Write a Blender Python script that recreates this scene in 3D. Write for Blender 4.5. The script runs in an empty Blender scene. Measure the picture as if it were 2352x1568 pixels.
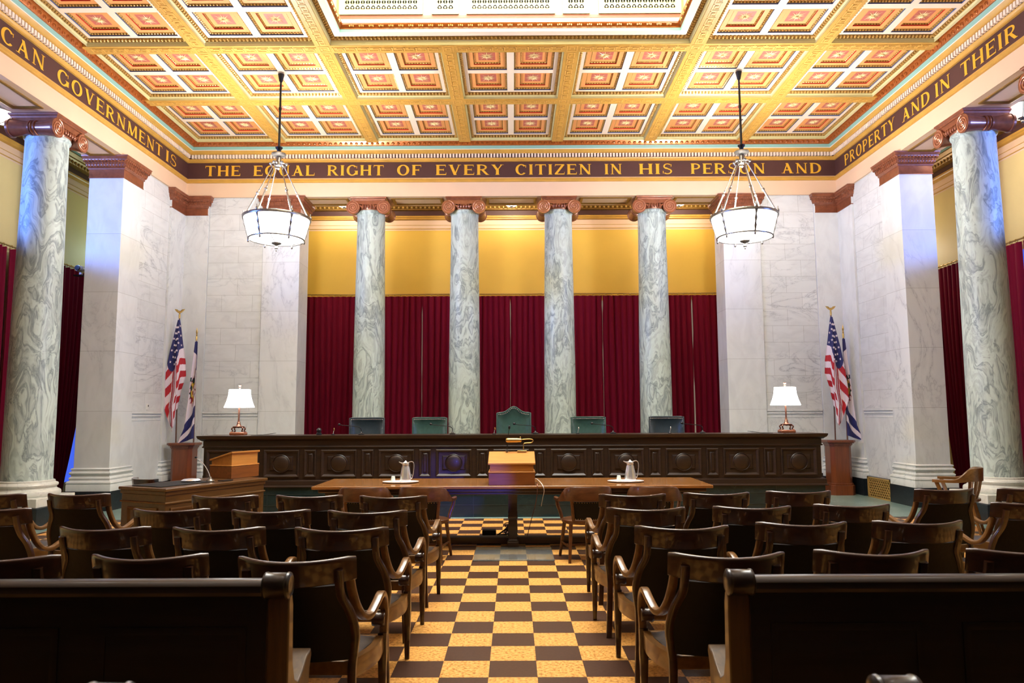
import bpy, bmesh, math, random
from mathutils import Vector, Matrix
random.seed(7)
PI = math.pi
sc = bpy.context.scene
C = sc.collection

# ------------------------------------------------------------------ camera, world, large lights, exposure
cam_d = bpy.data.cameras.new('camera'); cam = bpy.data.objects.new('camera', cam_d); C.objects.link(cam)
cam_d.sensor_width = 36.0; cam_d.lens = 36.0 * 1671.7 / 2352; cam_d.clip_start = 0.05; cam_d.clip_end = 200
_r = Vector((0.99998853, 0.00194056, -0.00437787)); _f = Vector((-0.00149246, 0.99497305, 0.10013191)); _u = Vector((0.00455018, -0.10012423, 0.99496454))
cam.matrix_world = Matrix(((_r.x, _u.x, -_f.x, 0.0237), (_r.y, _u.y, -_f.y, 0.0), (_r.z, _u.z, -_f.z, 1.6162), (0, 0, 0, 1)))
cam_d.dof.use_dof = True; cam_d.dof.focus_distance = 11.5; cam_d.dof.aperture_fstop = 4.5
sc.camera = cam
sc.view_settings.view_transform = 'Standard'; sc.view_settings.look = 'None'
sc.view_settings.gamma = 1.0; sc.view_settings.use_curve_mapping = False
sc.view_settings.exposure = 0.96
wd = bpy.data.worlds.new('world'); sc.world = wd; wd.use_nodes = True
wd.node_tree.nodes['Background'].inputs['Color'].default_value = (0.55, 0.6, 0.7, 1)
wd.node_tree.nodes['Background'].inputs['Strength'].default_value = 0.02

def light(name, kind, loc, power, color=(1, 1, 1), size=None, size_y=None, direction=None, radius=None, spot=None):
    d = bpy.data.lights.new(name, kind); d.energy = power; d.color = color
    if kind == 'AREA':
        d.shape = 'RECTANGLE'; d.size = size; d.size_y = size_y or size
    elif radius is not None:
        d.shadow_soft_size = radius
    if spot: d.spot_size = spot; d.spot_blend = 0.25
    o = bpy.data.objects.new(name, d); C.objects.link(o); o.location = loc
    if direction: o.rotation_euler = Vector(direction).to_track_quat('-Z', 'Y').to_euler()
    return o
# daylight through the glass of the skylight over the middle of the room
light('skylight_daylight', 'AREA', (0, 8.08, 9.3), 400, (0.97, 0.985, 1.0), 4.8, 4.8, (0, 0, -1)).data.spread = math.radians(150)
# blue evening daylight coming in over the curtains of the side windows
light('window_daylight', 'AREA', (-12.6, 6.6, 5.35), 640, (0.14, 0.30, 1.0), 2.6, 0.9, (5.2, 5.6, -0.12))
light('window_daylight', 'AREA', (12.6, 6.6, 5.35), 500, (0.16, 0.30, 1.0), 2.6, 0.9, (-5.2, 5.6, -0.12))
# low blue daylight from the rear window
light('rear_window_daylight', 'SPOT', (1.6, -2.0, 1.95), 2000, (0.12, 0.13, 1.0), direction=(-2.12, 11, -1.22), radius=0.1, spot=math.radians(5.2))

# ------------------------------------------------------------------ materials
def lin(r, g, b):
    f = lambda c: ((c / 255 + 0.055) / 1.055) ** 2.4 if c > 10 else c / 255 / 12.92
    return (f(r), f(g), f(b))
def newmat(name):
    m = bpy.data.materials.new(name); m.use_nodes = True
    nt = m.node_tree; b = nt.nodes['Principled BSDF']
    return m, nt, b
def nd(nt, typ, **kw):
    n = nt.nodes.new(typ)
    for k, v in kw.items():
        if k in n.inputs.keys(): n.inputs[k].default_value = v
        else: setattr(n, k, v)
    return n
def ramp(nt, fac, stops):
    n = nt.nodes.new('ShaderNodeValToRGB'); cr = n.color_ramp
    while len(cr.elements) < len(stops): cr.elements.new(0.5)
    for e, (p, c) in zip(cr.elements, stops):
        e.position = p; e.color = (*c, 1)
    nt.links.new(fac, n.inputs['Fac']); return n.outputs['Color']
def simple(name, col, rough=0.5, metal=0.0, var=0.0, scale=8.0, spec=0.5, bump=0.0, coat=0.0, sheen=0.0):
    m, nt, b = newmat(name)
    b.inputs['Roughness'].default_value = rough; b.inputs['Metallic'].default_value = metal
    b.inputs['Specular IOR Level'].default_value = spec
    b.inputs['Coat Weight'].default_value = coat; b.inputs['Coat Roughness'].default_value = 0.12
    if sheen:
        b.inputs['Sheen Weight'].default_value = sheen; b.inputs['Sheen Tint'].default_value = (*[min(1, c * 4 + .1) for c in col], 1)
    b.inputs['Base Color'].default_value = (*col, 1)
    if var or bump:
        tc = nd(nt, 'ShaderNodeTexCoord')
        nz = nd(nt, 'ShaderNodeTexNoise', Scale=scale, Detail=4.0)
        nt.links.new(tc.outputs['Object'], nz.inputs['Vector'])
        if var:
            out = ramp(nt, nz.outputs['Fac'], [(0.25, [c * (1 - var) for c in col]), (0.75, [min(1, c * (1 + var)) for c in col])])
            nt.links.new(out, b.inputs['Base Color'])
        if bump:
            bp = nd(nt, 'ShaderNodeBump', Strength=bump, Distance=0.02)
            nt.links.new(nz.outputs['Fac'], bp.inputs['Height']); nt.links.new(bp.outputs['Normal'], b.inputs['Normal'])
    return m
def wood(name, dark, light_, rough=0.32, axis='X', scale=3.0, coat=0.25):
    m, nt, b = newmat(name)
    tc = nd(nt, 'ShaderNodeTexCoord'); mp = nd(nt, 'ShaderNodeMapping')
    s = {'X': (0.7, 9, 9), 'Y': (9, 0.7, 9), 'Z': (9, 9, 0.7)}[axis]
    mp.inputs['Scale'].default_value = s
    nz = nd(nt, 'ShaderNodeTexNoise', Scale=scale, Detail=6.0, Distortion=0.6)
    nt.links.new(tc.outputs['Object'], mp.inputs['Vector']); nt.links.new(mp.outputs['Vector'], nz.inputs['Vector'])
    out = ramp(nt, nz.outputs['Fac'], [(0.3, dark), (0.7, light_)])
    nt.links.new(out, b.inputs['Base Color'])
    b.inputs['Roughness'].default_value = rough; b.inputs['Coat Weight'].default_value = coat; b.inputs['Coat Roughness'].default_value = 0.07
    return m
def marble(name, base, vein, axis=None, rough=0.35, block=None, zoff=0.0, vscale=1.0, amount=1.0, stretch=(1, 1, 1)):
    m, nt, b = newmat(name)
    geo = nd(nt, 'ShaderNodeNewGeometry')
    mp = nd(nt, 'ShaderNodeMapping'); mp.inputs['Scale'].default_value = stretch
    nt.links.new(geo.outputs['Position'], mp.inputs['Vector'])
    n1 = nd(nt, 'ShaderNodeTexNoise', Scale=1.3 * vscale, Detail=9.0, Roughness=0.62, Distortion=1.4)
    n2 = nd(nt, 'ShaderNodeTexNoise', Scale=4.0 * vscale, Detail=6.0, Distortion=0.8)
    n3 = nd(nt, 'ShaderNodeTexNoise', Scale=0.6 * vscale, Detail=3.0)
    for n in (n1, n2, n3): nt.links.new(mp.outputs['Vector'], n.inputs['Vector'])
    mid = [a + (v - a) * 0.28 * amount for a, v in zip(base, vein)]
    v1 = ramp(nt, n1.outputs['Fac'], [(0.44, base), (0.488, mid), (0.5, vein), (0.512, mid), (0.56, base)])
    msk = ramp(nt, n3.outputs['Fac'], [(0.42, (0, 0, 0)), (0.68, (1, 1, 1))])
    cl = ramp(nt, n2.outputs['Fac'], [(0.35, [c * 0.9 for c in base]), (0.6, base)])
    mx = nd(nt, 'ShaderNodeMix', data_type='RGBA'); nt.links.new(msk, mx.inputs[0]); nt.links.new(cl, mx.inputs[6]); nt.links.new(v1, mx.inputs[7])
    out = mx.outputs[2]
    if block:
        sep = nd(nt, 'ShaderNodeSeparateXYZ'); nt.links.new(geo.outputs['Position'], sep.inputs[0])
        cmb = nd(nt, 'ShaderNodeCombineXYZ')
        ad = nd(nt, 'ShaderNodeMath', operation='SUBTRACT'); ad.inputs[1].default_value = zoff
        nt.links.new(sep.outputs[axis], cmb.inputs[0]); nt.links.new(sep.outputs['Z'], ad.inputs[0]); nt.links.new(ad.outputs[0], cmb.inputs[1])
        br = nd(nt, 'ShaderNodeTexBrick', offset=0.5)
        br.inputs['Scale'].default_value = 1.0; br.inputs['Brick Width'].default_value = block[0]; br.inputs['Row Height'].default_value = block[1]
        br.inputs['Mortar Size'].default_value = 0.0035; br.inputs['Mortar Smooth'].default_value = 0.2; br.inputs['Bias'].default_value = 0.0
        br.inputs['Color1'].default_value = (1, 1, 1, 1); br.inputs['Color2'].default_value = (0.93, 0.93, 0.93, 1); br.inputs['Mortar'].default_value = (0.62, 0.62, 0.6, 1)
        nt.links.new(cmb.outputs[0], br.inputs['Vector'])
        m2 = nd(nt, 'ShaderNodeMix', data_type='RGBA', blend_type='MULTIPLY'); m2.inputs[0].default_value = 1.0
        nt.links.new(out, m2.inputs[6]); nt.links.new(br.outputs['Color'], m2.inputs[7]); out = m2.outputs[2]
    nt.links.new(out, b.inputs['Base Color']); b.inputs['Roughness'].default_value = rough
    return m
def swirl(name, base, mid, vein, rough=0.25, bands=True):
    m, nt, b = newmat(name)
    tc = nd(nt, 'ShaderNodeTexCoord'); oi = nd(nt, 'ShaderNodeObjectInfo')
    mul = nd(nt, 'ShaderNodeMath', operation='MULTIPLY'); mul.inputs[1].default_value = 40.0
    nt.links.new(oi.outputs['Random'], mul.inputs[0])
    add = nd(nt, 'ShaderNodeVectorMath', operation='ADD'); nt.links.new(tc.outputs['Object'], add.inputs[0]); nt.links.new(mul.outputs[0], add.inputs[1])
    mp = nd(nt, 'ShaderNodeMapping'); mp.inputs['Scale'].default_value = (1.0, 1.0, 0.36); mp.inputs['Rotation'].default_value = (0.25, 0.15, 0)
    nt.links.new(add.outputs[0], mp.inputs['Vector'])
    wz = nd(nt, 'ShaderNodeTexNoise', Scale=1.5, Detail=3.0, Roughness=0.5)
    nt.links.new(mp.outputs[0], wz.inputs['Vector'])
    w2 = nd(nt, 'ShaderNodeVectorMath', operation='MULTIPLY_ADD'); w2.inputs[1].default_value = (1.5, 1.5, 1.5)
    nt.links.new(wz.outputs['Color'], w2.inputs[0]); nt.links.new(mp.outputs[0], w2.inputs[2])
    n1 = nd(nt, 'ShaderNodeTexNoise', Scale=1.9, Detail=6.0, Roughness=0.62, Distortion=1.5); nt.links.new(w2.outputs[0], n1.inputs['Vector'])
    c1 = ramp(nt, n1.outputs['Fac'], [(0.26, vein), (0.33, mid), (0.40, base), (0.45, mid), (0.475, vein), (0.52, base), (0.575, [c * 1.06 for c in base]), (0.63, mid), (0.665, base), (0.75, vein)])
    st = nd(nt, 'ShaderNodeMapping'); st.inputs['Scale'].default_value = (9, 9, 0.8); nt.links.new(w2.outputs[0], st.inputs['Vector'])
    n2 = nd(nt, 'ShaderNodeTexNoise', Scale=1.6, Detail=5.0); nt.links.new(st.outputs[0], n2.inputs['Vector'])
    c2 = ramp(nt, n2.outputs['Fac'], [(0.36, (0.72, 0.74, 0.74)), (0.5, (1, 1, 1))])
    mx = nd(nt, 'ShaderNodeMix', data_type='RGBA', blend_type='MULTIPLY'); mx.inputs[0].default_value = 0.8
    nt.links.new(c1, mx.inputs[6]); nt.links.new(c2, mx.inputs[7])
    nt.links.new(mx.outputs[2], b.inputs['Base Color']); b.inputs['Roughness'].default_value = rough
    return m
def emit(name, col, strength, base=(0.8, 0.8, 0.8)):
    m, nt, b = newmat(name)
    b.inputs['Base Color'].default_value = (*base, 1); b.inputs['Emission Color'].default_value = (*col, 1); b.inputs['Emission Strength'].default_value = strength
    return m

M = {}
WH = (0.735, 0.765, 0.765); VG = (0.40, 0.43, 0.45)
M['marble'] = marble('white_marble', WH, VG, vscale=0.9, stretch=(1, 1, 0.6))
M['marble_side'] = marble('white_marble_blocks_side', WH, VG, 'Y', block=(0.65, 0.352), zoff=1.71, vscale=1.0, stretch=(1, 0.7, 1.6))
M['marble_back'] = marble('white_marble_blocks_back', WH, VG, 'X', block=(0.65, 0.352), zoff=1.71, vscale=1.0, stretch=(0.7, 1, 1.6))
M['marble_pier'] = marble('white_marble_pier', WH, VG, 'X', block=(40.0, 1.056), zoff=1.71, vscale=0.9, stretch=(1, 1, 0.5))
M['column'] = swirl('veined_green_marble', (0.54, 0.64, 0.585), (0.40, 0.475, 0.445), (0.245, 0.30, 0.295), rough=0.42)
M['base_marble'] = marble('cream_marble', (0.68, 0.69, 0.62), (0.4, 0.4, 0.36), vscale=2.0)
M['black_marble'] = marble('black_marble', (0.012, 0.016, 0.02), (0.04, 0.05, 0.055), vscale=2.0, rough=0.28)
M['green_marble'] = marble('dark_green_marble', (0.008, 0.022, 0.024), (0.03, 0.06, 0.06), vscale=2.5, rough=0.22)
M['floor_green'] = marble('green_marble_floor', (0.19, 0.29, 0.26), (0.42, 0.5, 0.46), vscale=3.0, rough=0.3, amount=2.0)
M['cream'] = simple('cream_plaster', lin(230, 198, 164), 0.6, var=0.03, scale=2)
M['cream_ceiling'] = simple('cream_ceiling_paint', lin(246, 228, 206), 0.55)
M['gold_paint'] = simple('gold_paint', lin(202, 154, 66), 0.42, var=0.12, scale=5)
M['key_paint'] = simple('pale_gold_relief', lin(220, 170, 82), 0.45)
M['gold_leaf'] = simple('old_gold_leaf', lin(150, 112, 48), 0.38, metal=0.35, var=0.2, scale=20)
M['bead_gold'] = simple('bright_gold_beads', lin(206, 168, 96), 0.28, metal=0.45)
M['star'] = simple('pale_gold_star', lin(246, 224, 168), 0.35)
M['brown_band'] = simple('brown_frieze_paint', lin(78, 46, 42), 0.55, var=0.06, scale=3)
M['letter'] = simple('yellow_letter_paint', lin(232, 176, 44), 0.5)
M['teal'] = simple('teal_paint', lin(140, 184, 166), 0.5)
M['sage'] = simple('sage_paint', lin(206, 196, 140), 0.55)
M['egg'] = simple('red_bronze_gilding', lin(178, 98, 40), 0.26, metal=0.45, var=0.25, scale=25, coat=0.4)
M['orange'] = simple('orange_coffer_paint', lin(236, 164, 96), 0.55)
M['pink'] = simple('pink_coffer_paint', lin(196, 104, 88), 0.5)
M['red'] = simple('red_coffer_paint', lin(196, 26, 20), 0.5)
M['blue'] = simple('blue_coffer_paint', lin(70, 90, 140), 0.5)
M['dentil_red'] = simple('red_dentil_paint', lin(70, 18, 26), 0.5)
M['yellow_wall'] = simple('yellow_wall_paint', lin(232, 190, 76), 0.6, var=0.03, scale=2)
M['pale_wall'] = simple('pale_yellow_wall_paint', lin(226, 204, 136), 0.6, var=0.03, scale=2)
M['bronze'] = simple('red_brown_bronze', lin(142, 84, 58), 0.3, metal=0.3, var=0.25, scale=14, coat=0.2)
M['velvet'] = simple('crimson_velvet', (0.16, 0.0020, 0.018), 0.7, sheen=0.25, spec=0.1)
M['brass'] = simple('brass', lin(200, 170, 104), 0.3, metal=0.85)
M['chair_wood'] = wood('dark_walnut', (0.018, 0.0044, 0.0010), (0.046, 0.0122, 0.0027), 0.34, 'X', coat=0.7)
M['captain_wood'] = wood('reddish_walnut', (0.06, 0.02, 0.005), (0.12, 0.042, 0.011), 0.3, 'X')
M['arm_wood'] = wood('golden_walnut', (0.10, 0.044, 0.010), (0.18, 0.082, 0.02), 0.3, 'Y')
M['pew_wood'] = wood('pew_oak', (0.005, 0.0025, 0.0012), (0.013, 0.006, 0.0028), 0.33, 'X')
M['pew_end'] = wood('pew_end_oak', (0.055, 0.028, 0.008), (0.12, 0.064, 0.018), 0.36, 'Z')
M['bench_wood'] = wood('bench_walnut', (0.010, 0.0038, 0.0012), (0.028, 0.0108, 0.0034), 0.45, 'X', coat=0.08)
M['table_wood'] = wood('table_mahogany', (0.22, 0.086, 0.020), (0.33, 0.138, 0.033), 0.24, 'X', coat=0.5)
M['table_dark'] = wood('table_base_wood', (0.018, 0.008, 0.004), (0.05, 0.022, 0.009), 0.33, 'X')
M['podium_wood'] = wood('honey_oak', (0.42, 0.165, 0.026), (0.56, 0.235, 0.042), 0.55, 'X', coat=0.0)
M['podium_low'] = wood('red_oak', (0.16, 0.048, 0.01), (0.24, 0.075, 0.016), 0.32, 'X')
M['desk_wood'] = wood('desk_oak', (0.06, 0.026, 0.005), (0.105, 0.045, 0.0095), 0.32, 'X')
M['stand_wood'] = wood('cherry_wood', (0.13, 0.03, 0.008), (0.2, 0.05, 0.013), 0.33, 'Z')
M['leather'] = simple('black_brown_leather', (0.003, 0.002, 0.0015), 0.6, spec=0.25, var=0.2, scale=30, bump=0.1)
M['seat_leather'] = simple('grey_brown_leather', (0.04, 0.031, 0.028), 0.34, var=0.2, scale=20, bump=0.08)
M['green_leather'] = simple('dark_green_leather', (0.034, 0.078, 0.068), 0.28, var=0.15, scale=20, bump=0.06)
M['blue_leather'] = simple('black_blue_leather', (0.018, 0.030, 0.040), 0.34, var=0.15, scale=20, bump=0.06)
M['steel'] = simple('polished_steel', (0.84, 0.84, 0.86), 0.26, metal=0.8)
M['bronze_edge'] = simple('pale_bronze_edge', lin(186, 128, 96), 0.3, metal=0.4)  # paler bronze for the spiral ridges of the volutes
M['silver'] = simple('dull_silver', (0.85, 0.85, 0.87), 0.38, metal=0.5)
M['pewter'] = simple('aged_bronze', (0.22, 0.20, 0.17), 0.3, metal=0.85, var=0.2, scale=30)
M['dark_metal'] = simple('dark_metal', (0.02, 0.02, 0.022), 0.35, metal=0.6)
M['black'] = simple('black_plastic', (0.01, 0.01, 0.012), 0.35)
M['paper'] = simple('white_paper', (0.8, 0.8, 0.78), 0.6)
M['foam'] = simple('white_cup', (0.75, 0.85, 0.78), 0.5)
M['copper'] = simple('copper_bronze', lin(124, 84, 68), 0.3, metal=0.8)
M['us_red'] = simple('flag_red', lin(176, 20, 34), 0.65); M['us_white'] = simple('flag_white', lin(226, 214, 224), 0.65); M['us_blue'] = simple('flag_blue', lin(34, 36, 96), 0.65)
M['seal_yellow'] = simple('seal_yellow', lin(214, 180, 74), 0.6); M['seal_green'] = simple('seal_green', lin(38, 62, 60), 0.6); M['seal_red'] = simple('seal_red', lin(140, 26, 44), 0.6)
M['pole'] = wood('pole_wood', (0.10, 0.042, 0.02), (0.17, 0.08, 0.04), 0.35, 'Z')
M['bowl'] = emit('lit_opal_glass', (1.0, 0.97, 0.98), 7.0)
M['bowl_small'] = emit('lit_opal_bowl', (1.0, 0.95, 0.9), 4.0)
M['shade'] = emit('lit_lamp_shade', (1.0, 0.96, 0.93), 4.5)
M['sky_glass'] = emit('skylight_glass', (1.0, 0.96, 0.86), 2.0)
M['blue_pane'] = emit('window_pane', (0.06, 0.14, 0.9), 0.5, (0.02, 0.02, 0.02))
M['warm_pane'] = emit('warm_window_pane', (1.0, 0.75, 0.55), 0.10, (0.1, 0.08, 0.07))
M['lattice_dark'] = simple('grille_void', (0.003, 0.004, 0.004), 0.9, spec=0.1)
M['sky_cream'] = simple('skylight_plaster', lin(236, 222, 150), 0.6)
M['rear_wall'] = simple('dark_rear_wall', (0.05, 0.035, 0.025), 0.7)
M['joint'] = simple('dark_stone_joint', (0.02, 0.036, 0.036), 0.4)
m, nt, b = newmat('clear_acrylic'); b.inputs['Base Color'].default_value = (0.85, 0.94, 0.96, 1); b.inputs['Roughness'].default_value = 0.04
b.inputs['Transmission Weight'].default_value = 0.94; b.inputs['IOR'].default_value = 1.4; M['acrylic'] = m
# checkered cork floor
m, nt, b = newmat('checkered_tile_floor')
geo = nd(nt, 'ShaderNodeNewGeometry')
v1 = nd(nt, 'ShaderNodeVectorMath', operation='SUBTRACT'); v1.inputs[1].default_value = (-0.1384, 4.6921, -0.1)
v2 = nd(nt, 'ShaderNodeVectorMath', operation='SCALE'); v2.inputs['Scale'].default_value = 1 / 0.3048
nt.links.new(geo.outputs['Position'], v1.inputs[0]); nt.links.new(v1.outputs[0], v2.inputs[0])
ck = nd(nt, 'ShaderNodeTexChecker'); ck.inputs['Scale'].default_value = 1.0; nt.links.new(v2.outputs[0], ck.inputs['Vector'])
nz = nd(nt, 'ShaderNodeTexNoise', Scale=45.0, Detail=5.0, Roughness=0.7); nt.links.new(geo.outputs['Position'], nz.inputs['Vector'])
cork = ramp(nt, nz.outputs['Fac'], [(0.38, lin(160, 100, 36)), (0.5, lin(222, 162, 82)), (0.62, lin(236, 182, 106))])
drk = ramp(nt, nz.outputs['Fac'], [(0.3, lin(62, 40, 28)), (0.7, lin(80, 54, 40))])
nt.links.new(cork, ck.inputs['Color1']); nt.links.new(drk, ck.inputs['Color2'])
nt.links.new(ck.outputs['Color'], b.inputs['Base Color']); b.inputs['Roughness'].default_value = 0.34; b.inputs['Specular IOR Level'].default_value = 0.35
M['floor'] = m
# ------------------------------------------------------------------ mesh helpers
def catmull(pts, n=6):
    P = [Vector(p) for p in pts]; out = []
    for i in range(len(P) - 1):
        p0 = P[max(i - 1, 0)]; p1 = P[i]; p2 = P[i + 1]; p3 = P[min(i + 2, len(P) - 1)]
        for k in range(n):
            t = k / n; t2 = t * t; t3 = t2 * t
            out.append(0.5 * ((2 * p1) + (p2 - p0) * t + (2 * p0 - 5 * p1 + 4 * p2 - p3) * t2 + (3 * p1 - p0 - 3 * p2 + p3) * t3))
    out.append(P[-1]); return out
def rrect(w, h, r=None, n=2):
    r = min(w, h) * 0.3 if r is None else r; out = []
    for cx, cy, a in ((w / 2 - r, h / 2 - r, 0), (-w / 2 + r, h / 2 - r, PI / 2), (-w / 2 + r, -h / 2 + r, PI), (w / 2 - r, -h / 2 + r, 1.5 * PI)):
        for k in range(n + 1):
            t = a + k / n * PI / 2; out.append((cx + r * math.cos(t), cy + r * math.sin(t)))
    return out
def circ(r, n=8, ry=None): return [(r * math.cos(2 * PI * k / n), (ry or r) * math.sin(2 * PI * k / n)) for k in range(n)]
class MB:
    def __init__(s): s.v = []; s.f = []; s.m = []; s.cur = 0
    def add(s, vs, fs):
        o = len(s.v); s.v += [tuple(p) for p in vs]
        for f in fs: s.f.append([i + o for i in f]); s.m.append(s.cur)
        return s
    def box(s, x0, x1, y0, y1, z0, z1):
        vs = [(x, y, z) for z in (z0, z1) for y in (y0, y1) for x in (x0, x1)]
        return s.add(vs, [(0, 2, 3, 1), (4, 5, 7, 6), (0, 1, 5, 4), (2, 6, 7, 3), (0, 4, 6, 2), (1, 3, 7, 5)])
    def quad(s, a, b, c, d): return s.add([a, b, c, d], [(0, 1, 2, 3)])
    def loft(s, rings, cap=True, closed=True, loop=False):
        n = len(rings[0]); vs = [p for r in rings for p in r]; fs = []
        R = len(rings)
        for i in range(R if loop else R - 1):
            j = (i + 1) % R
            for k in range(n if closed else n - 1):
                l = (k + 1) % n; fs.append((i * n + k, i * n + l, j * n + l, j * n + k))
        if cap and not loop:
            fs.append(tuple(range(n - 1, -1, -1))); fs.append(tuple(range((R - 1) * n, R * n)))
        return s.add(vs, fs)
    def sweep(s, path, sect, side=(1, 0, 0), scale=None, cap=True, loop=False):
        P = [Vector(p) for p in path]; rings = []; S0 = Vector(side)
        for i, p in enumerate(P):
            a = P[i - 1] if (i > 0 or loop) else P[i]; b = P[(i + 1) % len(P)] if (i < len(P) - 1 or loop) else P[i]
            t = (b - a).normalized(); u = (S0 - t * S0.dot(t))
            u = u.normalized() if u.length > 1e-4 else t.orthogonal().normalized()
            w = t.cross(u); k = scale[i] if scale else 1.0
            rings.append([p + u * (x * k) + w * (y * k) for x, y in sect])
        return s.loft(rings, cap, loop=loop)
    def tube(s, path, r, n=8, side=(0.13, 0.31, 0.94), scale=None, loop=False): return s.sweep(path, circ(r, n), side, scale, loop=loop)
    def lathe(s, prof, n=24, c=(0, 0, 0), axis='z', cap=True, sx=1, sy=1):
        rings = []
        for r, h in prof:
            ring = []
            for k in range(n):
                a = 2 * PI * k / n; x, y = r * math.cos(a) * sx, r * math.sin(a) * sy
                p = {'z': (x, y, h), 'x': (h, x, y), 'y': (x, h, y)}[axis]
                ring.append((p[0] + c[0], p[1] + c[1], p[2] + c[2]))
            rings.append(ring)
        return s.loft(rings, cap)
    def ball(s, c, rx, ry=None, rz=None, n=8, h=5):
        ry = ry or rx; rz = rz or rx
        rings = [[(c[0] + rx * math.sin(t) * math.cos(2 * PI * k / n), c[1] + ry * math.sin(t) * math.sin(2 * PI * k / n), c[2] + rz * math.cos(t)) for k in range(n)]
                 for t in [PI * (0.04 + 0.92 * i / h) for i in range(h + 1)]]
        return s.loft(rings)
    def prism(s, poly, axis, a0, a1):
        mk = {'x': lambda p, a: (a, p[0], p[1]), 'y': lambda p, a: (p[0], a, p[1]), 'z': lambda p, a: (p[0], p[1], a)}[axis]
        return s.loft([[mk(p, a0) for p in poly], [mk(p, a1) for p in poly]])
    def rectmold(s, prof, x0, x1, y0, y1, cap=False):
        rings = [[(x0 - d, y0 - d, z), (x1 + d, y0 - d, z), (x1 + d, y1 + d, z), (x0 - d, y1 + d, z)] for d, z in prof]
        return s.loft(rings, cap)
    def panel(s, cx, cz, w, h, y, prof, cap=True):
        """nested rectangular rings on a wall facing -y; prof = (inset, out)"""
        rings = [[(cx - w / 2 + d, y - o, cz - h / 2 + d), (cx + w / 2 - d, y - o, cz - h / 2 + d), (cx + w / 2 - d, y - o, cz + h / 2 - d), (cx - w / 2 + d, y - o, cz + h / 2 - d)] for d, o in prof]
        s.loft(rings, False)
        if cap: s.add(rings[-1], [(0, 1, 2, 3)])
        return s
    def slab(s, fn, nu, nv, th):
        """closed sheet: fn(u,v) -> point, th = offset vector function or vector"""
        A = [[Vector(fn(i / nu, j / nv)) for j in range(nv + 1)] for i in range(nu + 1)]
        tv = th if callable(th) else (lambda u, v: Vector(th))
        B = [[A[i][j] + tv(i / nu, j / nv) for j in range(nv + 1)] for i in range(nu + 1)]
        vs = [p for r in A for p in r] + [p for r in B for p in r]; W = nv + 1; N = (nu + 1) * W; fs = []
        for i in range(nu):
            for j in range(nv):
                q = (i * W + j, (i + 1) * W + j, (i + 1) * W + j + 1, i * W + j + 1); fs.append(q); fs.append(tuple(k + N for k in reversed(q)))
        ed = [(i, 0) for i in range(nu)] + [(nu, j) for j in range(nv)] + [(i, nv) for i in range(nu, 0, -1)] + [(0, j) for j in range(nv, 0, -1)]
        for k in range(len(ed)):
            a = ed[k][0] * W + ed[k][1]; b = ed[(k + 1) % len(ed)]; b = b[0] * W + b[1]; fs.append((a, b, b + N, a + N))
        return s.add(vs, fs)
    def xf(s, mat, start=0):
        for i in range(start, len(s.v)): s.v[i] = tuple(mat @ Vector(s.v[i]))
        return s
    def build(s, name, mats, parent=None, smooth=35, bevel=0, loc=None, fix=True):
        me = bpy.data.meshes.new(name); me.from_pydata(s.v, [], s.f)
        for mm in (mats if isinstance(mats, (list, tuple)) else [mats]): me.materials.append(M[mm])
        me.polygons.foreach_set('material_index', s.m)
        if fix:
            bm = bmesh.new(); bm.from_mesh(me); bmesh.ops.recalc_face_normals(bm, faces=bm.faces); bm.to_mesh(me); bm.free()
        if smooth:
            me.polygons.foreach_set('use_smooth', [True] * len(me.polygons)); me.set_sharp_from_angle(angle=math.radians(smooth))
        me.update()
        o = bpy.data.objects.new(name, me); C.objects.link(o)
        if loc: o.location = loc
        if parent: o.parent = parent
        if bevel:
            md = o.modifiers.new('bevel', 'BEVEL'); md.width = bevel; md.segments = 2; md.limit_method = 'ANGLE'; md.angle_limit = math.radians(40)
        return o
def tag(o, label, cat, group=None, kind=None):
    if label: o['label'] = label
    if cat: o['category'] = cat
    if group: o['group'] = group
    if kind: o['kind'] = kind
    return o
def thing(name, label, cat, loc=(0, 0, 0), rz=0, group=None):
    o = bpy.data.objects.new(name, None); C.objects.link(o); o.location = loc; o.rotation_euler = (0, 0, rz); o.empty_display_size = 0.1
    return tag(o, label, cat, group)
def struct(o, label=None):
    o['kind'] = 'structure'
    if label: o['label'] = label
    return o
def dup(root, loc, rz=0, label=None, group=None, scale=None):
    def cp(o, par):
        c = o.copy(); C.objects.link(c)
        if par: c.parent = par
        for ch in o.children: cp(ch, c)
        return c
    r = cp(root, None); r.location = loc; r.rotation_euler = (0, 0, rz)
    if scale: r.scale = scale
    if label: r['label'] = label
    if group: r['group'] = group
    return r
def childcopy(o, parent, loc, scale=None):
    c = o.copy(); C.objects.link(c); c.parent = parent; c.location = loc
    if scale: c.scale = scale
    for ch in o.children:
        k = ch.copy(); C.objects.link(k); k.parent = c
    return c
# ------------------------------------------------------------------ the setting
W, D = 7.0, 15.28
struct(MB().box(-9.3, 9.3, -3.6, 18.3, -0.2, 0).build('floor', 'floor', smooth=0))
mb = MB()
mb.box(-9.1, 9.1, 11.63, 18.0, -0.05, 0.004); mb.box(-9.1, -6.62, -3.5, 11.63, -0.05, 0.004); mb.box(6.62, 9.1, -3.5, 11.63, -0.05, 0.004)
struct(mb.build('trim_1', 'floor_green', smooth=0), 'green marble border of the floor')
mb = MB(); mb.box(-4.98, 4.98, 11.76, 15.2, 0, 0.48); pl = struct(mb.build('trim_2', 'green_marble', smooth=0), 'dark green marble plinth under the bench')
mb = MB()
for z in (0.195, 0.37): mb.box(-4.98, 4.98, 11.755, 11.77, z - 0.003, z + 0.003)
for x in (-3.9, -2.25, -0.62, 1.12, 2.75, 4.2): mb.box(x - 0.003, x + 0.003, 11.755, 11.77, 0, 0.48)
mb.build('joint', 'joint', pl, smooth=0)
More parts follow.
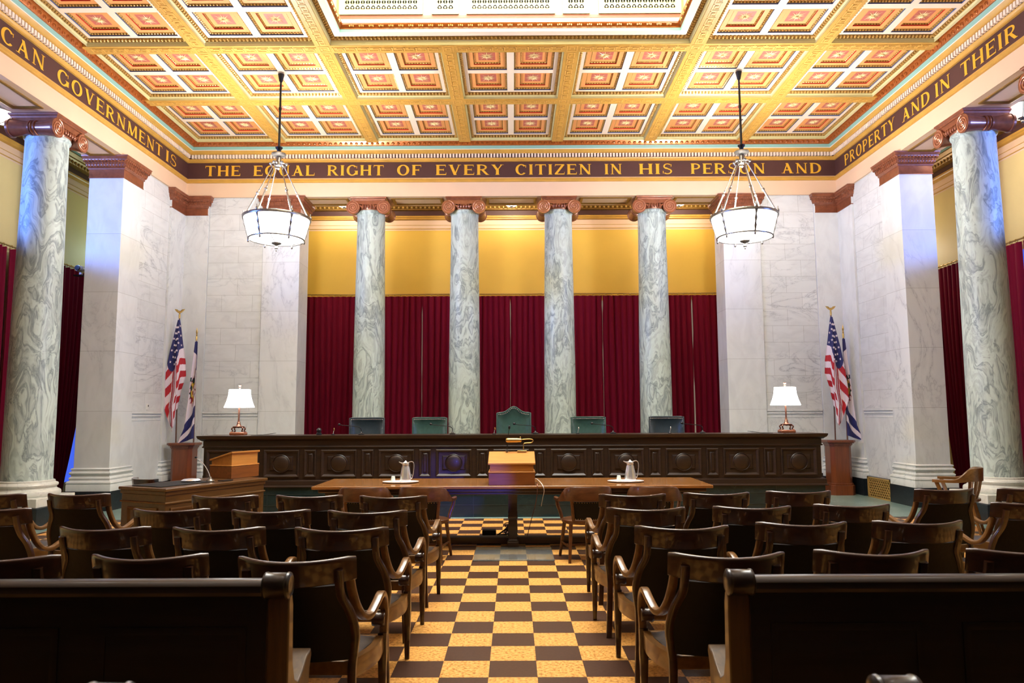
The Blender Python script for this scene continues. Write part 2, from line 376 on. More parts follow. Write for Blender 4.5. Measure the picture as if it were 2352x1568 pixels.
# stone side walls between the piers and the corners, and the stone walls flanking the rear colonnade
def stone_wall(name, sgn):
    x0, x1 = sorted((sgn * 7.04, sgn * 7.6))
    w = struct(MB().box(x0, x1, 13.465, 14.635, 0, 6.3).build(name, 'marble_side', smooth=0))
    xi = sgn * 7.04; f = lambda d: xi - sgn * d
    def bar(nm, y0, y1, z0, z1, d, mat):
        a, b = sorted((f(-0.02), f(d))); MB().box(a, b, y0, y1, z0, z1).build(nm, mat, w, bevel=0.004)
    bar('dado', 13.46, 14.62, 0.39, 1.54, 0.006, 'marble'); bar('dado_rail', 13.46, 14.62, 1.665, 1.71, 0.03, 'marble'); bar('dado_rail', 13.46, 14.62, 1.61, 1.65, 0.018, 'marble')
    bar('dado_rail', 13.46, 14.62, 1.535, 1.55, 0.012, 'marble'); bar('plinth', 13.46, 14.62, 0, 0.39, 0.05, 'black_marble')
    return w
stone_wall('wall_left', -1); stone_wall('wall_right', 1)
for sgn in (-1, 1):
    x0, x1 = sorted((sgn * 5.325, sgn * 6.495))
    w = struct(MB().box(x0, x1, 15.32, 15.9, 0, 6.3).build('wall_back_left' if sgn < 0 else 'wall_back_right', 'marble_back', smooth=0))
    xa, xb = sorted((sgn * 5.33, sgn * 6.49))
    for nm, z0, z1, d, mat in (('dado', 0.39, 1.54, 0.006, 'marble'), ('dado_rail', 1.665, 1.71, 0.03, 'marble'), ('dado_rail', 1.61, 1.65, 0.018, 'marble'), ('dado_rail', 1.535, 1.55, 0.012, 'marble'), ('plinth', 0, 0.39, 0.05, 'black_marble')):
        MB().box(xa, xb, 15.32 - d, 15.34, z0, z1).build(nm, mat, w, bevel=0.004)
# outer walls of the aisles and of the passage behind the columns
wb = struct(MB().box(-9.1, 9.1, 18.0, 18.2, 0, 7.0).build('wall_back', 'yellow_wall', smooth=0))
wl = struct(MB().box(-9.3, -9.1, 11.6, 18.2, 0, 7.0).box(-9.3, -9.1, -3.6, 3.6, 0, 7.0).box(-9.3, -9.1, 3.6, 11.6, 0, 4.62).box(-9.3, -9.1, 3.6, 11.6, 6.25, 7.0).build('wall_aisle_left', 'pale_wall', smooth=0))
wr = struct(MB().box(9.1, 9.3, 11.6, 18.2, 0, 7.0).box(9.1, 9.3, -3.6, 3.6, 0, 7.0).box(9.1, 9.3, 3.6, 11.6, 0, 4.62).box(9.1, 9.3, 3.6, 11.6, 6.25, 7.0).build('wall_aisle_right', 'pale_wall', smooth=0))
struct(MB().box(-9.3, 9.3, -3.8, -3.6, 0, 7.6).build('wall_rear', 'rear_wall', smooth=0))
struct(MB().box(-9.115, -9.085, 13.3, 15.3, 0.3, 4.5).build('window_1', 'blue_pane', smooth=0)); struct(MB().box(9.085, 9.115, 10.8, 15.0, 0.3, 4.5).build('window_2', 'blue_pane', smooth=0))
for k, xx in enumerate((-2.22, -0.042, 2.245, 4.47)):
    struct(MB().box(xx - 0.5, xx + 0.5, 17.985, 18.01, 0.4, 4.45).build('window_%d' % (k + 3), 'warm_pane', smooth=0))
# cornice, frieze and cream band of the outer walls
def uband(mb, prof, w, d, y0=-3.4):
    """prof: list of (offset into the room, z); runs along left wall, back wall, right wall with mitred corners"""
    rings = [[(-w + o, y0, z), (-w + o, d - o, z), (w - o, d - o, z), (w - o, y0, z)] for o, z in prof]
    return mb.loft(rings, cap=False, closed=False)
co = struct(uband(MB(), [(0.004, 6.25), (0.004, 6.52)], 9.1, 18.0).build('trim_3', 'cream', smooth=0), 'painted cornice of the outer walls')
uband(MB(), [(0.0, 6.28), (0.012, 6.285), (0.012, 6.30), (0.0, 6.305)], 9.1, 18).build('line', 'gold_paint', co); uband(MB(), [(0.0, 6.38), (0.009, 6.383), (0.009, 6.392), (0.0, 6.395)], 9.1, 18).build('line', 'gold_paint', co)
uband(MB(), [(0, 6.51), (0.05, 6.53), (0.05, 6.56), (0.07, 6.575), (0.07, 6.61), (0.03, 6.63), (0.0, 6.63)], 9.1, 18).build('gold_molding', 'gold_paint', co)
uband(MB(), [(0.008, 6.63), (0.008, 6.76)], 9.1, 18).build('dark_frieze', 'brown_band', co, smooth=0)
uband(MB(), [(0, 6.75), (0.06, 6.77), (0.06, 6.80), (0.1, 6.84), (0.14, 6.87), (0.14, 6.9), (0.2, 6.95), (0.2, 7.0)], 9.1, 18).build('crown_molding', 'gold_leaf', co)
uband(MB(), [(0.2, 6.97), (0.32, 6.98), (0.32, 7.0)], 9.1, 18).build('teal_band', 'teal', co, smooth=0)
mb = MB()
for x in [-9.0 + 0.11 * k for k in range(165)]: mb.ball((x, 17.9, 6.815), 0.03, 0.03, 0.03, 6, 3)
for s_ in (-1, 1):
    for y in [8 + 0.11 * k for k in range(90)]: mb.ball((s_ * 9.0, y, 6.815), 0.03, 0.03, 0.03, 6, 3)
mb.build('egg_row', 'bead_gold', co)
struct(MB().box(-9.2, -7.6, -3.6, 18.1, 7.0, 7.2).box(7.6, 9.2, -3.6, 18.1, 7.0, 7.2).box(-7.6, 7.6, 15.9, 18.1, 7.0, 7.2).build('ceiling_aisle', 'cream_ceiling', smooth=0))

# entablature around the room
ent = struct(uband(MB(), [(0, 6.30), (0, 6.612)], W, D).build('trim_4', 'cream', smooth=0), 'entablature around the room')
mb = MB(); mb.box(-7.72, -7.012, -3.4, 15.28, 6.305, 7.7); mb.box(7.012, 7.72, -3.4, 15.28, 6.305, 7.7); mb.box(-7.72, 7.72, 15.292, 16.0, 6.305, 7.7)
mb.build('soffit', 'cream', ent, smooth=0)
mb = MB()
uband(mb, [(0, 6.30), (0.0, 6.302), (-0.72, 6.302)], W, D); mb.build('soffit_edge', 'cream', ent, smooth=0)
def soff(mb, x0, x1, y0, y1):
    mb.rectmold([(0, 6.305), (0, 6.285), (-0.02, 6.278), (-0.045, 6.284), (-0.07, 6.297), (-0.07, 6.305)], x0, x1, y0, y1)
mb = MB()
for k in range(-2, 3):
    x = 2.055 * k
    soff(mb, x - 0.56 + (0.05 if k == -2 else 0), x + 0.56 - (0.05 if k == 2 else 0), 15.40, 15.88)
for s_ in (-1, 1):
    for y in (12.22, 10.195, 8.14, 6.09):
        a, b_ = sorted((s_ * 7.12, s_ * 7.60)); soff(mb, a, b_, y - 0.48, y + 0.48)
mb.build('soffit_panel', 'gold_leaf', ent)
uband(MB(), [(0, 6.612), (0.03, 6.618), (0.03, 6.645), (0.05, 6.66), (0.05, 6.685), (0.02, 6.692)], W, D).build('gold_molding', 'gold_paint', ent)
uband(MB(), [(0.02, 6.692), (0.02, 6.708), (0.0, 6.712)], W, D).build('fillet', 'cream', ent)
fr = uband(MB(), [(0, 6.712), (0, 7.062)], W, D).build('frieze', 'brown_band', ent, smooth=0)
uband(MB(), [(0, 7.062), (0.03, 7.065), (0.03, 7.085), (0.05, 7.10), (0.06, 7.13)], W, D).build('gold_molding', 'gold_paint', ent)
uband(MB(), [(0.06, 7.13), (0.06, 7.212)], W, D).build('dentil_ground', 'dentil_red', ent, smooth=0)
mb = MB()
def den(mb, p, ax, s_):
    for q in p:
        if ax == 'x': mb.box(q - 0.021, q + 0.021, D - 0.1, D - 0.06, 7.135, 7.212)
        else: mb.box(*sorted((s_ * (W - 0.1), s_ * (W - 0.06))), q - 0.021, q + 0.021, 7.135, 7.212)
den(mb, [-6.86 + 0.0677 * k for k in range(204)], 'x', 1)
for s_ in (-1, 1): den(mb, [15.15 - 0.0677 * k for k in range(120)], 'y', s_)
mb.build('dentils', 'cream_ceiling', ent, smooth=0)
uband(MB(), [(0.06, 7.212), (0.12, 7.214), (0.12, 7.225), (0.15, 7.25), (0.17, 7.277)], W, D).build('gold_molding', 'gold_paint', ent)
uband(MB(), [(0.17, 7.277), (0.175, 7.29)], W, D).build('fillet', 'cream_ceiling', ent)
uband(MB(), [(0.175, 7.29), (0.20, 7.348)], W, D).build('teal_cove', 'teal', ent)
uband(MB(), [(0.20, 7.348), (0.22, 7.35), (0.235, 7.37), (0.25, 7.40), (0.275, 7.43), (0.28, 7.455)], W, D).build('egg_ground', 'egg', ent)
mb = MB()
for k in range(120):
    x = -6.66 + 0.112 * k; mb.ball((x, D - 0.245, 7.40), 0.036, 0.02, 0.042, 6, 4)
for s_ in (-1, 1):
    for k in range(75): mb.ball((s_ * (W - 0.245), 14.95 - 0.112 * k, 7.40), 0.02, 0.036, 0.042, 6, 4)
mb.build('egg_row', 'egg', ent)
uband(MB(), [(0.28, 7.455), (0.34, 7.46), (0.34, 7.56)], W, D).build('cream_border', 'cream_ceiling', ent, smooth=0)

# painted inscription: roman capitals drawn as strokes
TEXT_L = [('CAN', 9.503, 10.464), ('GOVERNMENT', 10.747, 14.13), ('IS', 14.277, 14.755)]
TEXT_R = [('PROPERTY', 14.839, 12.808), ('AND', 12.569, 11.681), ('IN', 11.542, 11.11), ('THEIR', 10.85, 9.565)]
GL = {}
def S(x0, y0, x1, y1, w0, w1=None): return ('S', x0, y0, x1, y1, w0, w1 or w0)
def A(cx, cy, rx, ry, a0, a1, k=0.225, t=0.1): return ('A', cx, cy, rx, ry, a0, a1, k, t)
K, T, H = 0.225, 0.1, 0.1
def sf(x, y, w=0.34): return S(x - w / 2, y + (0.022 if y < 0.5 else -0.022), x + w / 2, y + (0.022 if y < 0.5 else -0.022), 0.045)
def stem(x): return [S(x, 0, x, 1, K), sf(x, 0), sf(x, 1)]
GL['I'] = (0.4, stem(0.2))
GL['H'] = (1.08, stem(0.2) + stem(0.88) + [S(0.2, 0.5, 0.88, 0.5, T)])
GL['T'] = (0.95, [S(0.475, 0, 0.475, 1, K), sf(0.475, 0), S(0.03, 0.955, 0.92, 0.955, 0.09), S(0.06, 0.98, 0.03, 0.76, 0.06, 0.03), S(0.89, 0.98, 0.92, 0.76, 0.06, 0.03)])
GL['E'] = (0.88, stem(0.2) + [S(0.1, 0.955, 0.8, 0.955, 0.09), S(0.1, 0.045, 0.84, 0.045, 0.09), S(0.2, 0.51, 0.66, 0.51, T), S(0.78, 0.99, 0.8, 0.78, 0.06, 0.03), S(0.82, 0.01, 0.85, 0.24, 0.06, 0.03), S(0.65, 0.40, 0.65, 0.62, 0.04)])
GL['F'] = (0.82, stem(0.2) + [S(0.1, 0.955, 0.78, 0.955, 0.09), S(0.2, 0.5, 0.62, 0.5, T), S(0.76, 0.99, 0.78, 0.76, 0.06, 0.03), S(0.61, 0.39, 0.61, 0.61, 0.04)])
GL['L'] = (0.82, stem(0.2) + [S(0.1, 0.045, 0.8, 0.045, 0.09), S(0.78, 0.01, 0.81, 0.27, 0.06, 0.03)])
GL['A'] = (1.08, [S(0.2, 0, 0.55, 1.0, T), S(0.86, 0, 0.5, 1.0, K), S(0.3, 0.33, 0.76, 0.33, T), sf(0.18, 0, 0.32), sf(0.88, 0, 0.36)])
GL['V'] = (1.05, [S(0.2, 1, 0.55, 0, K), S(0.86, 1, 0.52, 0, T), sf(0.2, 1, 0.38), sf(0.87, 1, 0.3)])
GL['Y'] = (1.0, [S(0.16, 1, 0.5, 0.45, K), S(0.84, 1, 0.5, 0.45, T), S(0.5, 0, 0.5, 0.5, K), sf(0.5, 0), sf(0.17, 1, 0.34), sf(0.85, 1, 0.28)])
GL['N'] = (1.1, [S(0.2, 0, 0.2, 1, T), S(0.9, 0, 0.9, 1, T), S(0.18, 1, 0.9, 0.0, K), sf(0.2, 0, 0.3), sf(0.16, 1, 0.26), sf(0.9, 1, 0.3)])
GL['M'] = (1.3, [S(0.18, 0, 0.24, 1, T), S(1.1, 0, 1.06, 1, K), S(0.24, 1, 0.64, 0.0, K), S(1.04, 1, 0.64, 0.0, T), sf(0.18, 0, 0.28), sf(1.11, 0, 0.34)])
GL['Z'] = (0.88, [S(0.08, 0.955, 0.82, 0.955, 0.09), S(0.06, 0.045, 0.84, 0.045, 0.09), S(0.76, 0.96, 0.12, 0.04, K), S(0.1, 0.99, 0.07, 0.77, 0.06, 0.03), S(0.82, 0.01, 0.85, 0.24, 0.06, 0.03)])
GL['O'] = (1.1, [A(0.55, 0.5, 0.5, 0.53, 0, 360)])
GL['Q'] = (1.1, [A(0.55, 0.5, 0.5, 0.53, 0, 360), S(0.5, 0.08, 1.08, -0.2, 0.12, 0.06)])
GL['C'] = (1.0, [A(0.53, 0.5, 0.48, 0.53, 42, 318), S(0.9, 0.93, 0.9, 0.68, 0.05)])
GL['G'] = (1.1, [A(0.55, 0.5, 0.5, 0.53, 42, 325), S(0.95, 0.93, 0.95, 0.68, 0.05), S(0.93, 0.08, 0.93, 0.44, K), sf(0.9, 0.46 - 0.044, 0.32)])
GL['D'] = (1.08, stem(0.2) + [A(0.45, 0.5, 0.56, 0.5, -90, 90), S(0.1, 0.962, 0.47, 0.962, T), S(0.1, 0.038, 0.47, 0.038, T)])
GL['P'] = (0.9, stem(0.2) + [A(0.46, 0.72, 0.38, 0.28, -90, 90, 0.16), S(0.1, 0.962, 0.47, 0.962, T), S(0.2, 0.478, 0.47, 0.478, T)])
GL['R'] = (1.04, stem(0.2) + [A(0.46, 0.73, 0.38, 0.27, -90, 90, 0.16), S(0.1, 0.962, 0.47, 0.962, T), S(0.2, 0.498, 0.47, 0.498, T), S(0.48, 0.5, 0.86, 0.02, K), sf(0.9, 0, 0.24)])
GL['S'] = (0.8, [A(0.41, 0.745, 0.31, 0.275, 40, 262, 0.12, 0.08), A(0.40, 0.255, 0.34, 0.275, -140, 82, 0.12, 0.08), S(0.26, 0.63, 0.58, 0.4, 0.17), S(0.68, 0.95, 0.68, 0.72, 0.05), S(0.09, 0.05, 0.09, 0.29, 0.05)])
GL['U'] = (1.05, [S(0.2, 0.34, 0.2, 1, K), S(0.86, 0.34, 0.86, 1, T), A(0.54, 0.38, 0.395, 0.41, 180, 360, 0.16, 0.075), sf(0.2, 1), sf(0.86, 1, 0.28)])
def word(mb, txt, a, b, put, z0, h):
    """lay txt between a and b along the frieze; put(s, z) -> 3-D point"""
    adv = [GL[c][0] for c in txt]; gap = 0.13; tot = sum(adv) + gap * (len(txt) - 1); k = (b - a) / tot; x = 0; ik = 0
    for c, w in zip(txt, adv):
        for pr in GL[c][1]:
            ik += 1; P_ = lambda u, v, e=0.0005 * (ik % 7): put(a + (x + u) * k, z0 + v * h, e)
            if pr[0] == 'S':
                _, x0, y0, x1, y1, w0, w1 = pr
                if abs(y1 - y0) < 1e-6: q = [(x0, y0 - w0 / 2), (x1, y1 - w1 / 2), (x1, y1 + w1 / 2), (x0, y0 + w0 / 2)]
                else: q = [(x0 - w0 / 2, y0), (x0 + w0 / 2, y0), (x1 + w1 / 2, y1), (x1 - w1 / 2, y1)]
                mb.quad(*[P_(*p) for p in q])
            else:
                _, cx, cy, rx, ry, a0, a1, kk, t = pr; n = max(6, int(abs(a1 - a0) / 12)); ou, inn = [], []
                for i in range(n + 1):
                    r = math.radians(a0 + (a1 - a0) * i / n); c_, s_ = math.cos(r), math.sin(r)
                    ou.append(P_(cx + rx * c_, cy + ry * s_)); inn.append(P_(cx + (rx - kk) * c_, cy + (ry - t) * s_))
                for i in range(n): mb.quad(ou[i], ou[i + 1], inn[i + 1], inn[i])
        x += w + gap
mb = MB()
for t, a, b in (('THE', -6.62, -5.85), ('EQUAL', -5.58, -4.25), ('RIGHT', -3.98, -2.75), ('OF', -2.48, -1.94), ('EVERY', -1.64, -0.16), ('CITIZEN', 0.08, 1.74), ('IN', 2.01, 2.40), ('HIS', 2.75, 3.49), ('PERSON', 3.87, 5.49), ('AND', 5.83, 6.71)):
    word(mb, t, a, b, lambda s_, z, e: (s_, D - 0.003 - e, z), 6.772, 0.228)
mb.build('inscription', 'letter', ent, smooth=0, fix=False)
mb = MB()
for t, a, b in TEXT_L: word(mb, t, a, b, lambda s_, z, e: (-W + 0.003 + e, s_, z), 6.772, 0.228)
mb.build('inscription', 'letter', ent, smooth=0, fix=False)
mb = MB()
for t, a, b in TEXT_R: word(mb, t, -a, -b, lambda s_, z, e: (W - 0.003 - e, -s_, z), 6.772, 0.228)
mb.build('inscription', 'letter', ent, smooth=0, fix=False)

# coffered ceiling
BP, BH = 1.968, 0.12
Y0 = 11.036; ROWS = [(13.124, 14.94), (11.156, 12.884), (9.188, 10.916), (7.22, 8.948)]
def xr(i):
    s_ = 1 if i >= 0 else -1; a = abs(i)
    if a == 3: r = (2.5 * BP + BH, 6.66)
    else: r = ((a - 0.5) * BP + BH, (a + 0.5) * BP - BH)
    return r if s_ > 0 else (-r[1], -r[0])
SKX, SKY0, SKY1 = 2.83, 5.24, 10.916
mb = MB()
for i in (0.5, 1.5, 2.5):
    for s_ in (-1, 1):
        x = s_ * i * BP; y0 = Y0 - BH if i == 0.5 else -3.4
        if i == 0.5: mb.box(x - BH, x + BH, y0, 15.0, 7.4, 7.9)
        else: mb.box(x - BH, x + BH, y0, 15.0, 7.4, 7.9)
for y in (Y0, Y0 + BP): mb.box(-6.78, 6.78, y - BH, y + BH, 7.401, 7.9)
for y in (Y0 - BP, Y0 - 2 * BP, Y0 - 3 * BP):
    for s_ in (-1, 1): mb.box(*sorted((s_ * 2.9, s_ * 6.78)), y - BH, y + BH, 7.401, 7.9)
mb.cur = 1
mb.box(-6.9, -2.9, -3.5, 7.1, 7.5, 7.9); mb.box(2.9, 6.9, -3.5, 7.1, 7.5, 7.9); mb.box(-2.9, 2.9, -3.5, 5.2, 7.5, 7.9)
mb.box(-7.1, -2.95, 5, 15.3, 7.95, 8.0); mb.box(2.95, 7.1, 5, 15.3, 7.95, 8.0); mb.box(-2.95, 2.95, 10.95, 15.3, 7.95, 8.0)
ceil = struct(mb.build('ceiling', ['gold_paint', 'cream_ceiling'], smooth=0), 'coffered ceiling with gilded beams')
# fret relief on the beams
def fret(mb, n, u, put):
    """greek key of n units of length u; put(s, t) -> point on the beam underside, t across -1..1"""
    w = 0.017
    for k in range(n):
        o = k * u
        segs = [(0, -.62, 0, .62), (0, .62, .8, .62), (.8, .62, .8, -.2), (.8, -.2, .4, -.2), (.4, -.2, .4, .2), (.2, -.62, 1.0, -.62)]
        for q_, (a, b, c, d) in enumerate(segs):
            p0 = (o + a * u, b * 0.085); p1 = (o + c * u, d * 0.085)
            s0, s1 = sorted((p0[0], p1[0])); t0, t1 = sorted((p0[1], p1[1]))
            vs = [put(s_, t_, z) for z in (7.402, 7.3945 - 0.0005 * q_) for t_ in (t0 - w / 2, t1 + w / 2) for s_ in (s0 - w / 2, s1 + w / 2)]
            mb.add(vs, [(4, 5, 7, 6), (0, 1, 5, 4), (2, 6, 7, 3), (0, 4, 6, 2), (1, 3, 7, 5)])
mb = MB()
for y in (Y0, Y0 + BP):
    for i in range(-3, 4):
        a, b = xr(i); n = 9; fret(mb, n, (b - a - 0.03) / n, lambda s_, t_, z, a=a, y=y: (a + 0.02 + s_, y + t_, z))
for i in (0.5, 1.5, 2.5):
    for s_ in (-1, 1):
        for r, (a, b) in enumerate(ROWS):
            if i == 0.5 and r > 1: continue
            fret(mb, 9, (b - a - 0.03) / 9, lambda q, t_, z, a=a, x=s_ * i * BP: (x + t_, a + 0.02 + q, z))
for y in (Y0, Y0 + BP):
    for i in (-2.5, -1.5, -.5, .5, 1.5, 2.5):
        for q in (0.08, 0.035): mb.loft([[(i * BP + dx * (q + e), y + dy * (q + e), z) for dx, dy in ((-1, -1), (1, -1), (1, 1), (-1, 1))] for e, z in ((0.008, 7.402), (0.008, 7.394), (-0.008, 7.394), (-0.008, 7.402))], cap=False)
mb.build('fret_relief', 'key_paint', ceil, smooth=0)
# one bay panel and one coffer, then copies
HB = (ROWS[1][1] - ROWS[1][0]) / 2; HC = 0.335; OC = 0.395
def bay_panel():
    mb = MB(); z = 7.5; mb.cur = 1
    mb.loft([[(sx * q, sy * q, zz) for sx, sy in ((-1, -1), (1, -1), (1, 1), (-1, 1))] for q, zz in ((HB - .004, 7.402), (HB - .004, 7.44), (HB - 0.012, 7.445), (HB - 0.025, 7.46))], cap=False)
    mb.cur = 2
    mb.loft([[(sx * q, sy * q, zz) for sx, sy in ((-1, -1), (1, -1), (1, 1), (-1, 1))] for q, zz in ((HB - 0.025, 7.46), (HB - 0.05, 7.485), (HB - 0.075, 7.5))], cap=False)
    mb.cur = 0
    e = HB - 0.075; a, b = OC - HC, OC + HC
    for x0, x1, y0, y1 in ((-e, e, -e, -b), (-e, e, b, e), (-e, -b, -b, b), (b, e, -b, b), (-a, a, -b, b), (-b, -a, -a, a), (a, b, -a, a)):
        mb.quad((x0, y0, z), (x1, y0, z), (x1, y1, z), (x0, y1, z))
    mb.cur = 3; n = 27; q = HB - 0.05
    for k in range(n):
        t = -q + 2 * q * (k + .5) / n
        for x, y, rx, ry in ((t, -q, .02, .03), (t, q, .02, .03), (-q, t, .03, .02), (q, t, .03, .02)): mb.ball((x, y, 7.475), rx, ry, 0.024, 5, 3)
    return mb.build('bay_panel', ['cream_ceiling', 'sage', 'gold_leaf', 'bead_gold'], ceil, smooth=40)
def coffer():
    mb = MB()
    def rings(pts): mb.loft([[(sx * q, sy * q, zz) for sx, sy in ((-1, -1), (1, -1), (1, 1), (-1, 1))] for q, zz in pts], cap=False)
    mb.cur = 0; rings([(HC, 7.5), (HC, 7.52)])
    mb.cur = 1; rings([(HC, 7.52), (HC - 0.035, 7.54)])
    mb.cur = 2; rings([(HC - 0.035, 7.54), (0.228, 7.543)])
    mb.cur = 3; rings([(0.228, 7.543), (0.228, 7.563)])
    mb.cur = 1; rings([(0.228, 7.563), (0.206, 7.578)])
    mb.cur = 2; rings([(0.206, 7.578), (0.142, 7.58)])
    mb.cur = 4; q = 0.142; mb.quad((-q, -q, 7.58), (q, -q, 7.58), (q, q, 7.58), (-q, q, 7.58))
    mb.cur = 5; n = 13; q = HC - 0.016
    for k in range(n):
        t = -q + 2 * q * (k + .5) / n
        for x, y, rx, ry in ((t, -q, .016, .018), (t, q, .016, .018), (-q, t, .018, .016), (q, t, .018, .016)): mb.ball((x, y, 7.531), rx, ry, 0.016, 5, 3)
    n = 9; q = 0.216
    for k in range(n):
        t = -q + 2 * q * (k + .5) / n
        for x, y, rx, ry in ((t, -q, .013, .01), (t, q, .013, .01), (-q, t, .01, .013), (q, t, .01, .013)): mb.ball((x, y, 7.57), rx, ry, 0.011, 4, 3)
    o = mb.build('coffer', ['blue', 'gold_leaf', 'orange', 'red', 'pink', 'bead_gold'], ceil, smooth=40)
    mb = MB()
    for k in range(16):
        a = 2 * PI * k / 16; L = 0.14 if k % 4 == 0 else (0.15 if k % 4 == 2 else 0.115); w = 0.014 if k % 2 == 0 else 0.009
        c_, s_ = math.cos(a), math.sin(a)
        mb.add([(c_ * 0.02 - s_ * w, s_ * 0.02 + c_ * w, 7.577), (c_ * 0.02 + s_ * w, s_ * 0.02 - c_ * w, 7.577), (c_ * L, s_ * L, 7.577), (c_ * 0.035, s_ * 0.035, 7.568)], [(0, 2, 3), (1, 3, 2), (0, 3, 1)])
    mb.ball((0, 0, 7.562), 0.026, 0.026, 0.022, 8, 4)
    mb.build('star', 'star', o, smooth=20)
    return o
bay0 = bay_panel(); cof0 = coffer(); first = True
for r, (y0, y1) in enumerate(ROWS[:3]):
    for i in range(-3, 4):
        if r == 2 and abs(i) < 2: continue
        x0, x1 = xr(i); sx, sy = (x1 - x0) / (2 * HB), (y1 - y0) / (2 * HB); cx, cy = (x0 + x1) / 2, (y0 + y1) / 2
        for a in (-1, 1):
            for b in (-1, 1):
                if first and a == -1 and b == -1: c = cof0; c.location = (cx + a * OC * sx, cy + b * OC * sy, 0); c.scale = (sx, sy, 1)
                else: childcopy(cof0, ceil, (cx + a * OC * sx, cy + b * OC * sy, 0), (sx, sy, 1))
        if first: bay0.location = (cx, cy, 0); bay0.scale = (sx, sy, 1)
        else: childcopy(bay0, ceil, (cx, cy, 0), (sx, sy, 1))
        first = False
# skylight well
def inring(prof): return [[(-SKX + d, SKY0 + d, z), (SKX - d, SKY0 + d, z), (SKX - d, SKY1 - d, z), (-SKX + d, SKY1 - d, z)] for d, z in prof]
sky = struct(MB().loft(inring([(0.13, 7.80), (0.13, 9.85)]), cap=False).build('skylight_well', 'sky_cream', smooth=0), 'plaster well of the skylight')
MB().loft(inring([(0.005, 7.402), (0.005, 7.46), (0.02, 7.475)]), cap=False).build('edge', 'sage', sky)
mb = MB(); mb.loft(inring([(0.02, 7.475), (0.05, 7.49), (0.085, 7.505)]), cap=False)
n = 88
for k in range(n):
    t = -SKX + 0.06 + (2 * SKX - 0.12) * (k + .5) / n; u = SKY0 + 0.06 + (SKY1 - SKY0 - 0.12) * (k + .5) / n
    mb.ball((t, SKY1 - 0.055, 7.485), .02, .03, .024, 5, 3); mb.ball((-SKX + 0.055, u, 7.485), .03, .02, .024, 5, 3); mb.ball((SKX - 0.055, u, 7.485), .03, .02, .024, 5, 3)
mb.build('bead_molding', 'gold_leaf', sky)
MB().loft(inring([(0.085, 7.505), (0.19, 7.515)]), cap=False).build('cream_border', 'cream_ceiling', sky, smooth=0)
MB().loft(inring([(0.19, 7.515), (0.19, 7.565)]), cap=False).build('green_line', 'teal', sky, smooth=0)
mb = MB(); mb.loft(inring([(0.19, 7.565), (0.195, 7.572), (0.195, 7.58), (0.21, 7.59), (0.235, 7.62), (0.24, 7.64), (0.225, 7.643)]), cap=False)
mb.cur = 1; n = 33
for k in range(n):
    t = -SKX + 0.3 + (2 * SKX - 0.6) * (k + .5) / n; u = SKY0 + 0.3 + (SKY1 - SKY0 - 0.6) * (k + .5) / n
    for pt, ax in (((t, SKY1 - 0.222, 7.605), 0), ((-SKX + 0.222, u, 7.605), 1), ((SKX - 0.222, u, 7.605), 1)):
        for e in (-1, 0, 1):
            off = e * 0.028; p = (pt[0] + (off if ax == 0 else 0), pt[1] + (off if ax else 0), pt[2] + 0.004 - abs(e) * 0.006)
            mb.ball(p, .012 if ax == 0 else .018, .015 if ax == 0 else .011, 0.02, 5, 3)
mb.build('leaf_molding', ['egg', 'bead_gold'], sky)
MB().loft(inring([(0.225, 7.643), (0.13, 7.648), (0.13, 7.80)]), cap=False).build('lower_band', 'cream_ceiling', sky, smooth=0)
MB().loft(inring([(0.132, 7.765), (0.14, 7.77), (0.14, 7.815), (0.132, 7.82)]), cap=False).build('pink_band', 'pink', sky, smooth=0)
yw = SKY1 - 0.13
def grille(x0, x1, z0=7.825, z1=8.6):
    mb = MB(); mb.box(x0, x1, yw - 0.02, yw + 0.01, z0, z1)
    mb.cur = 1; mb.panel((x0 + x1) / 2, (z0 + z1) / 2, x1 - x0, z1 - z0, yw, [(0, 0), (0, 0.05), (0.05, 0.05), (0.07, 0.03), (0.07, 0.02)], cap=False)
    n = max(2, round((x1 - x0 - 0.16) / 0.083)); p = (x1 - x0 - 0.16) / n; mb.cur = 2
    for k in range(n):
        cx = x0 + 0.08 + (k + .5) * p; z = z0 + 0.09; r = 0
        while z < z1 - 0.12:
            if r % 2 == 0:
                pts = [(-.36, 0), (.36, 0), (.42, .3), (.25, .75), (0, 1.0), (-.25, .75), (-.42, .3)]; h = 0.062
                vs = [(cx + a * p, yw - 0.024, z + b * h) for a, b in pts]
                mb.add(vs, [tuple(range(7))])
                mb.cur = 3; mb.ball((cx, yw - 0.024, z + 0.022), 0.017, 0.008, 0.017, 6, 3); mb.cur = 2
            else:
                for e in (-1, 1):
                    pts = [(0, 0), (.32, .35), (.32, .65), (0, 1), (-.02, .5)]; h = 0.07
                    mb.add([(cx + e * (0.1 + a * 0.9) * p, yw - 0.024, z + b * h) for a, b in pts], [tuple(range(5))])
            z += 0.078; r += 1
    mb.build('grille', ['sky_cream', 'cream_ceiling', 'lattice_dark', 'cream_ceiling'], sky, smooth=0)
for a, b in ((-2.66, -1.36), (-0.68, 0.70), (1.38, 2.66)): grille(a, b)
for a, b in ((-1.22, -0.80), (0.82, 1.24)): grille(a, b)
struct(MB().box(-SKX, SKX, SKY0, SKY1, 9.86, 9.9).build('window_9', 'sky_glass', smooth=0), 'glazed skylight')
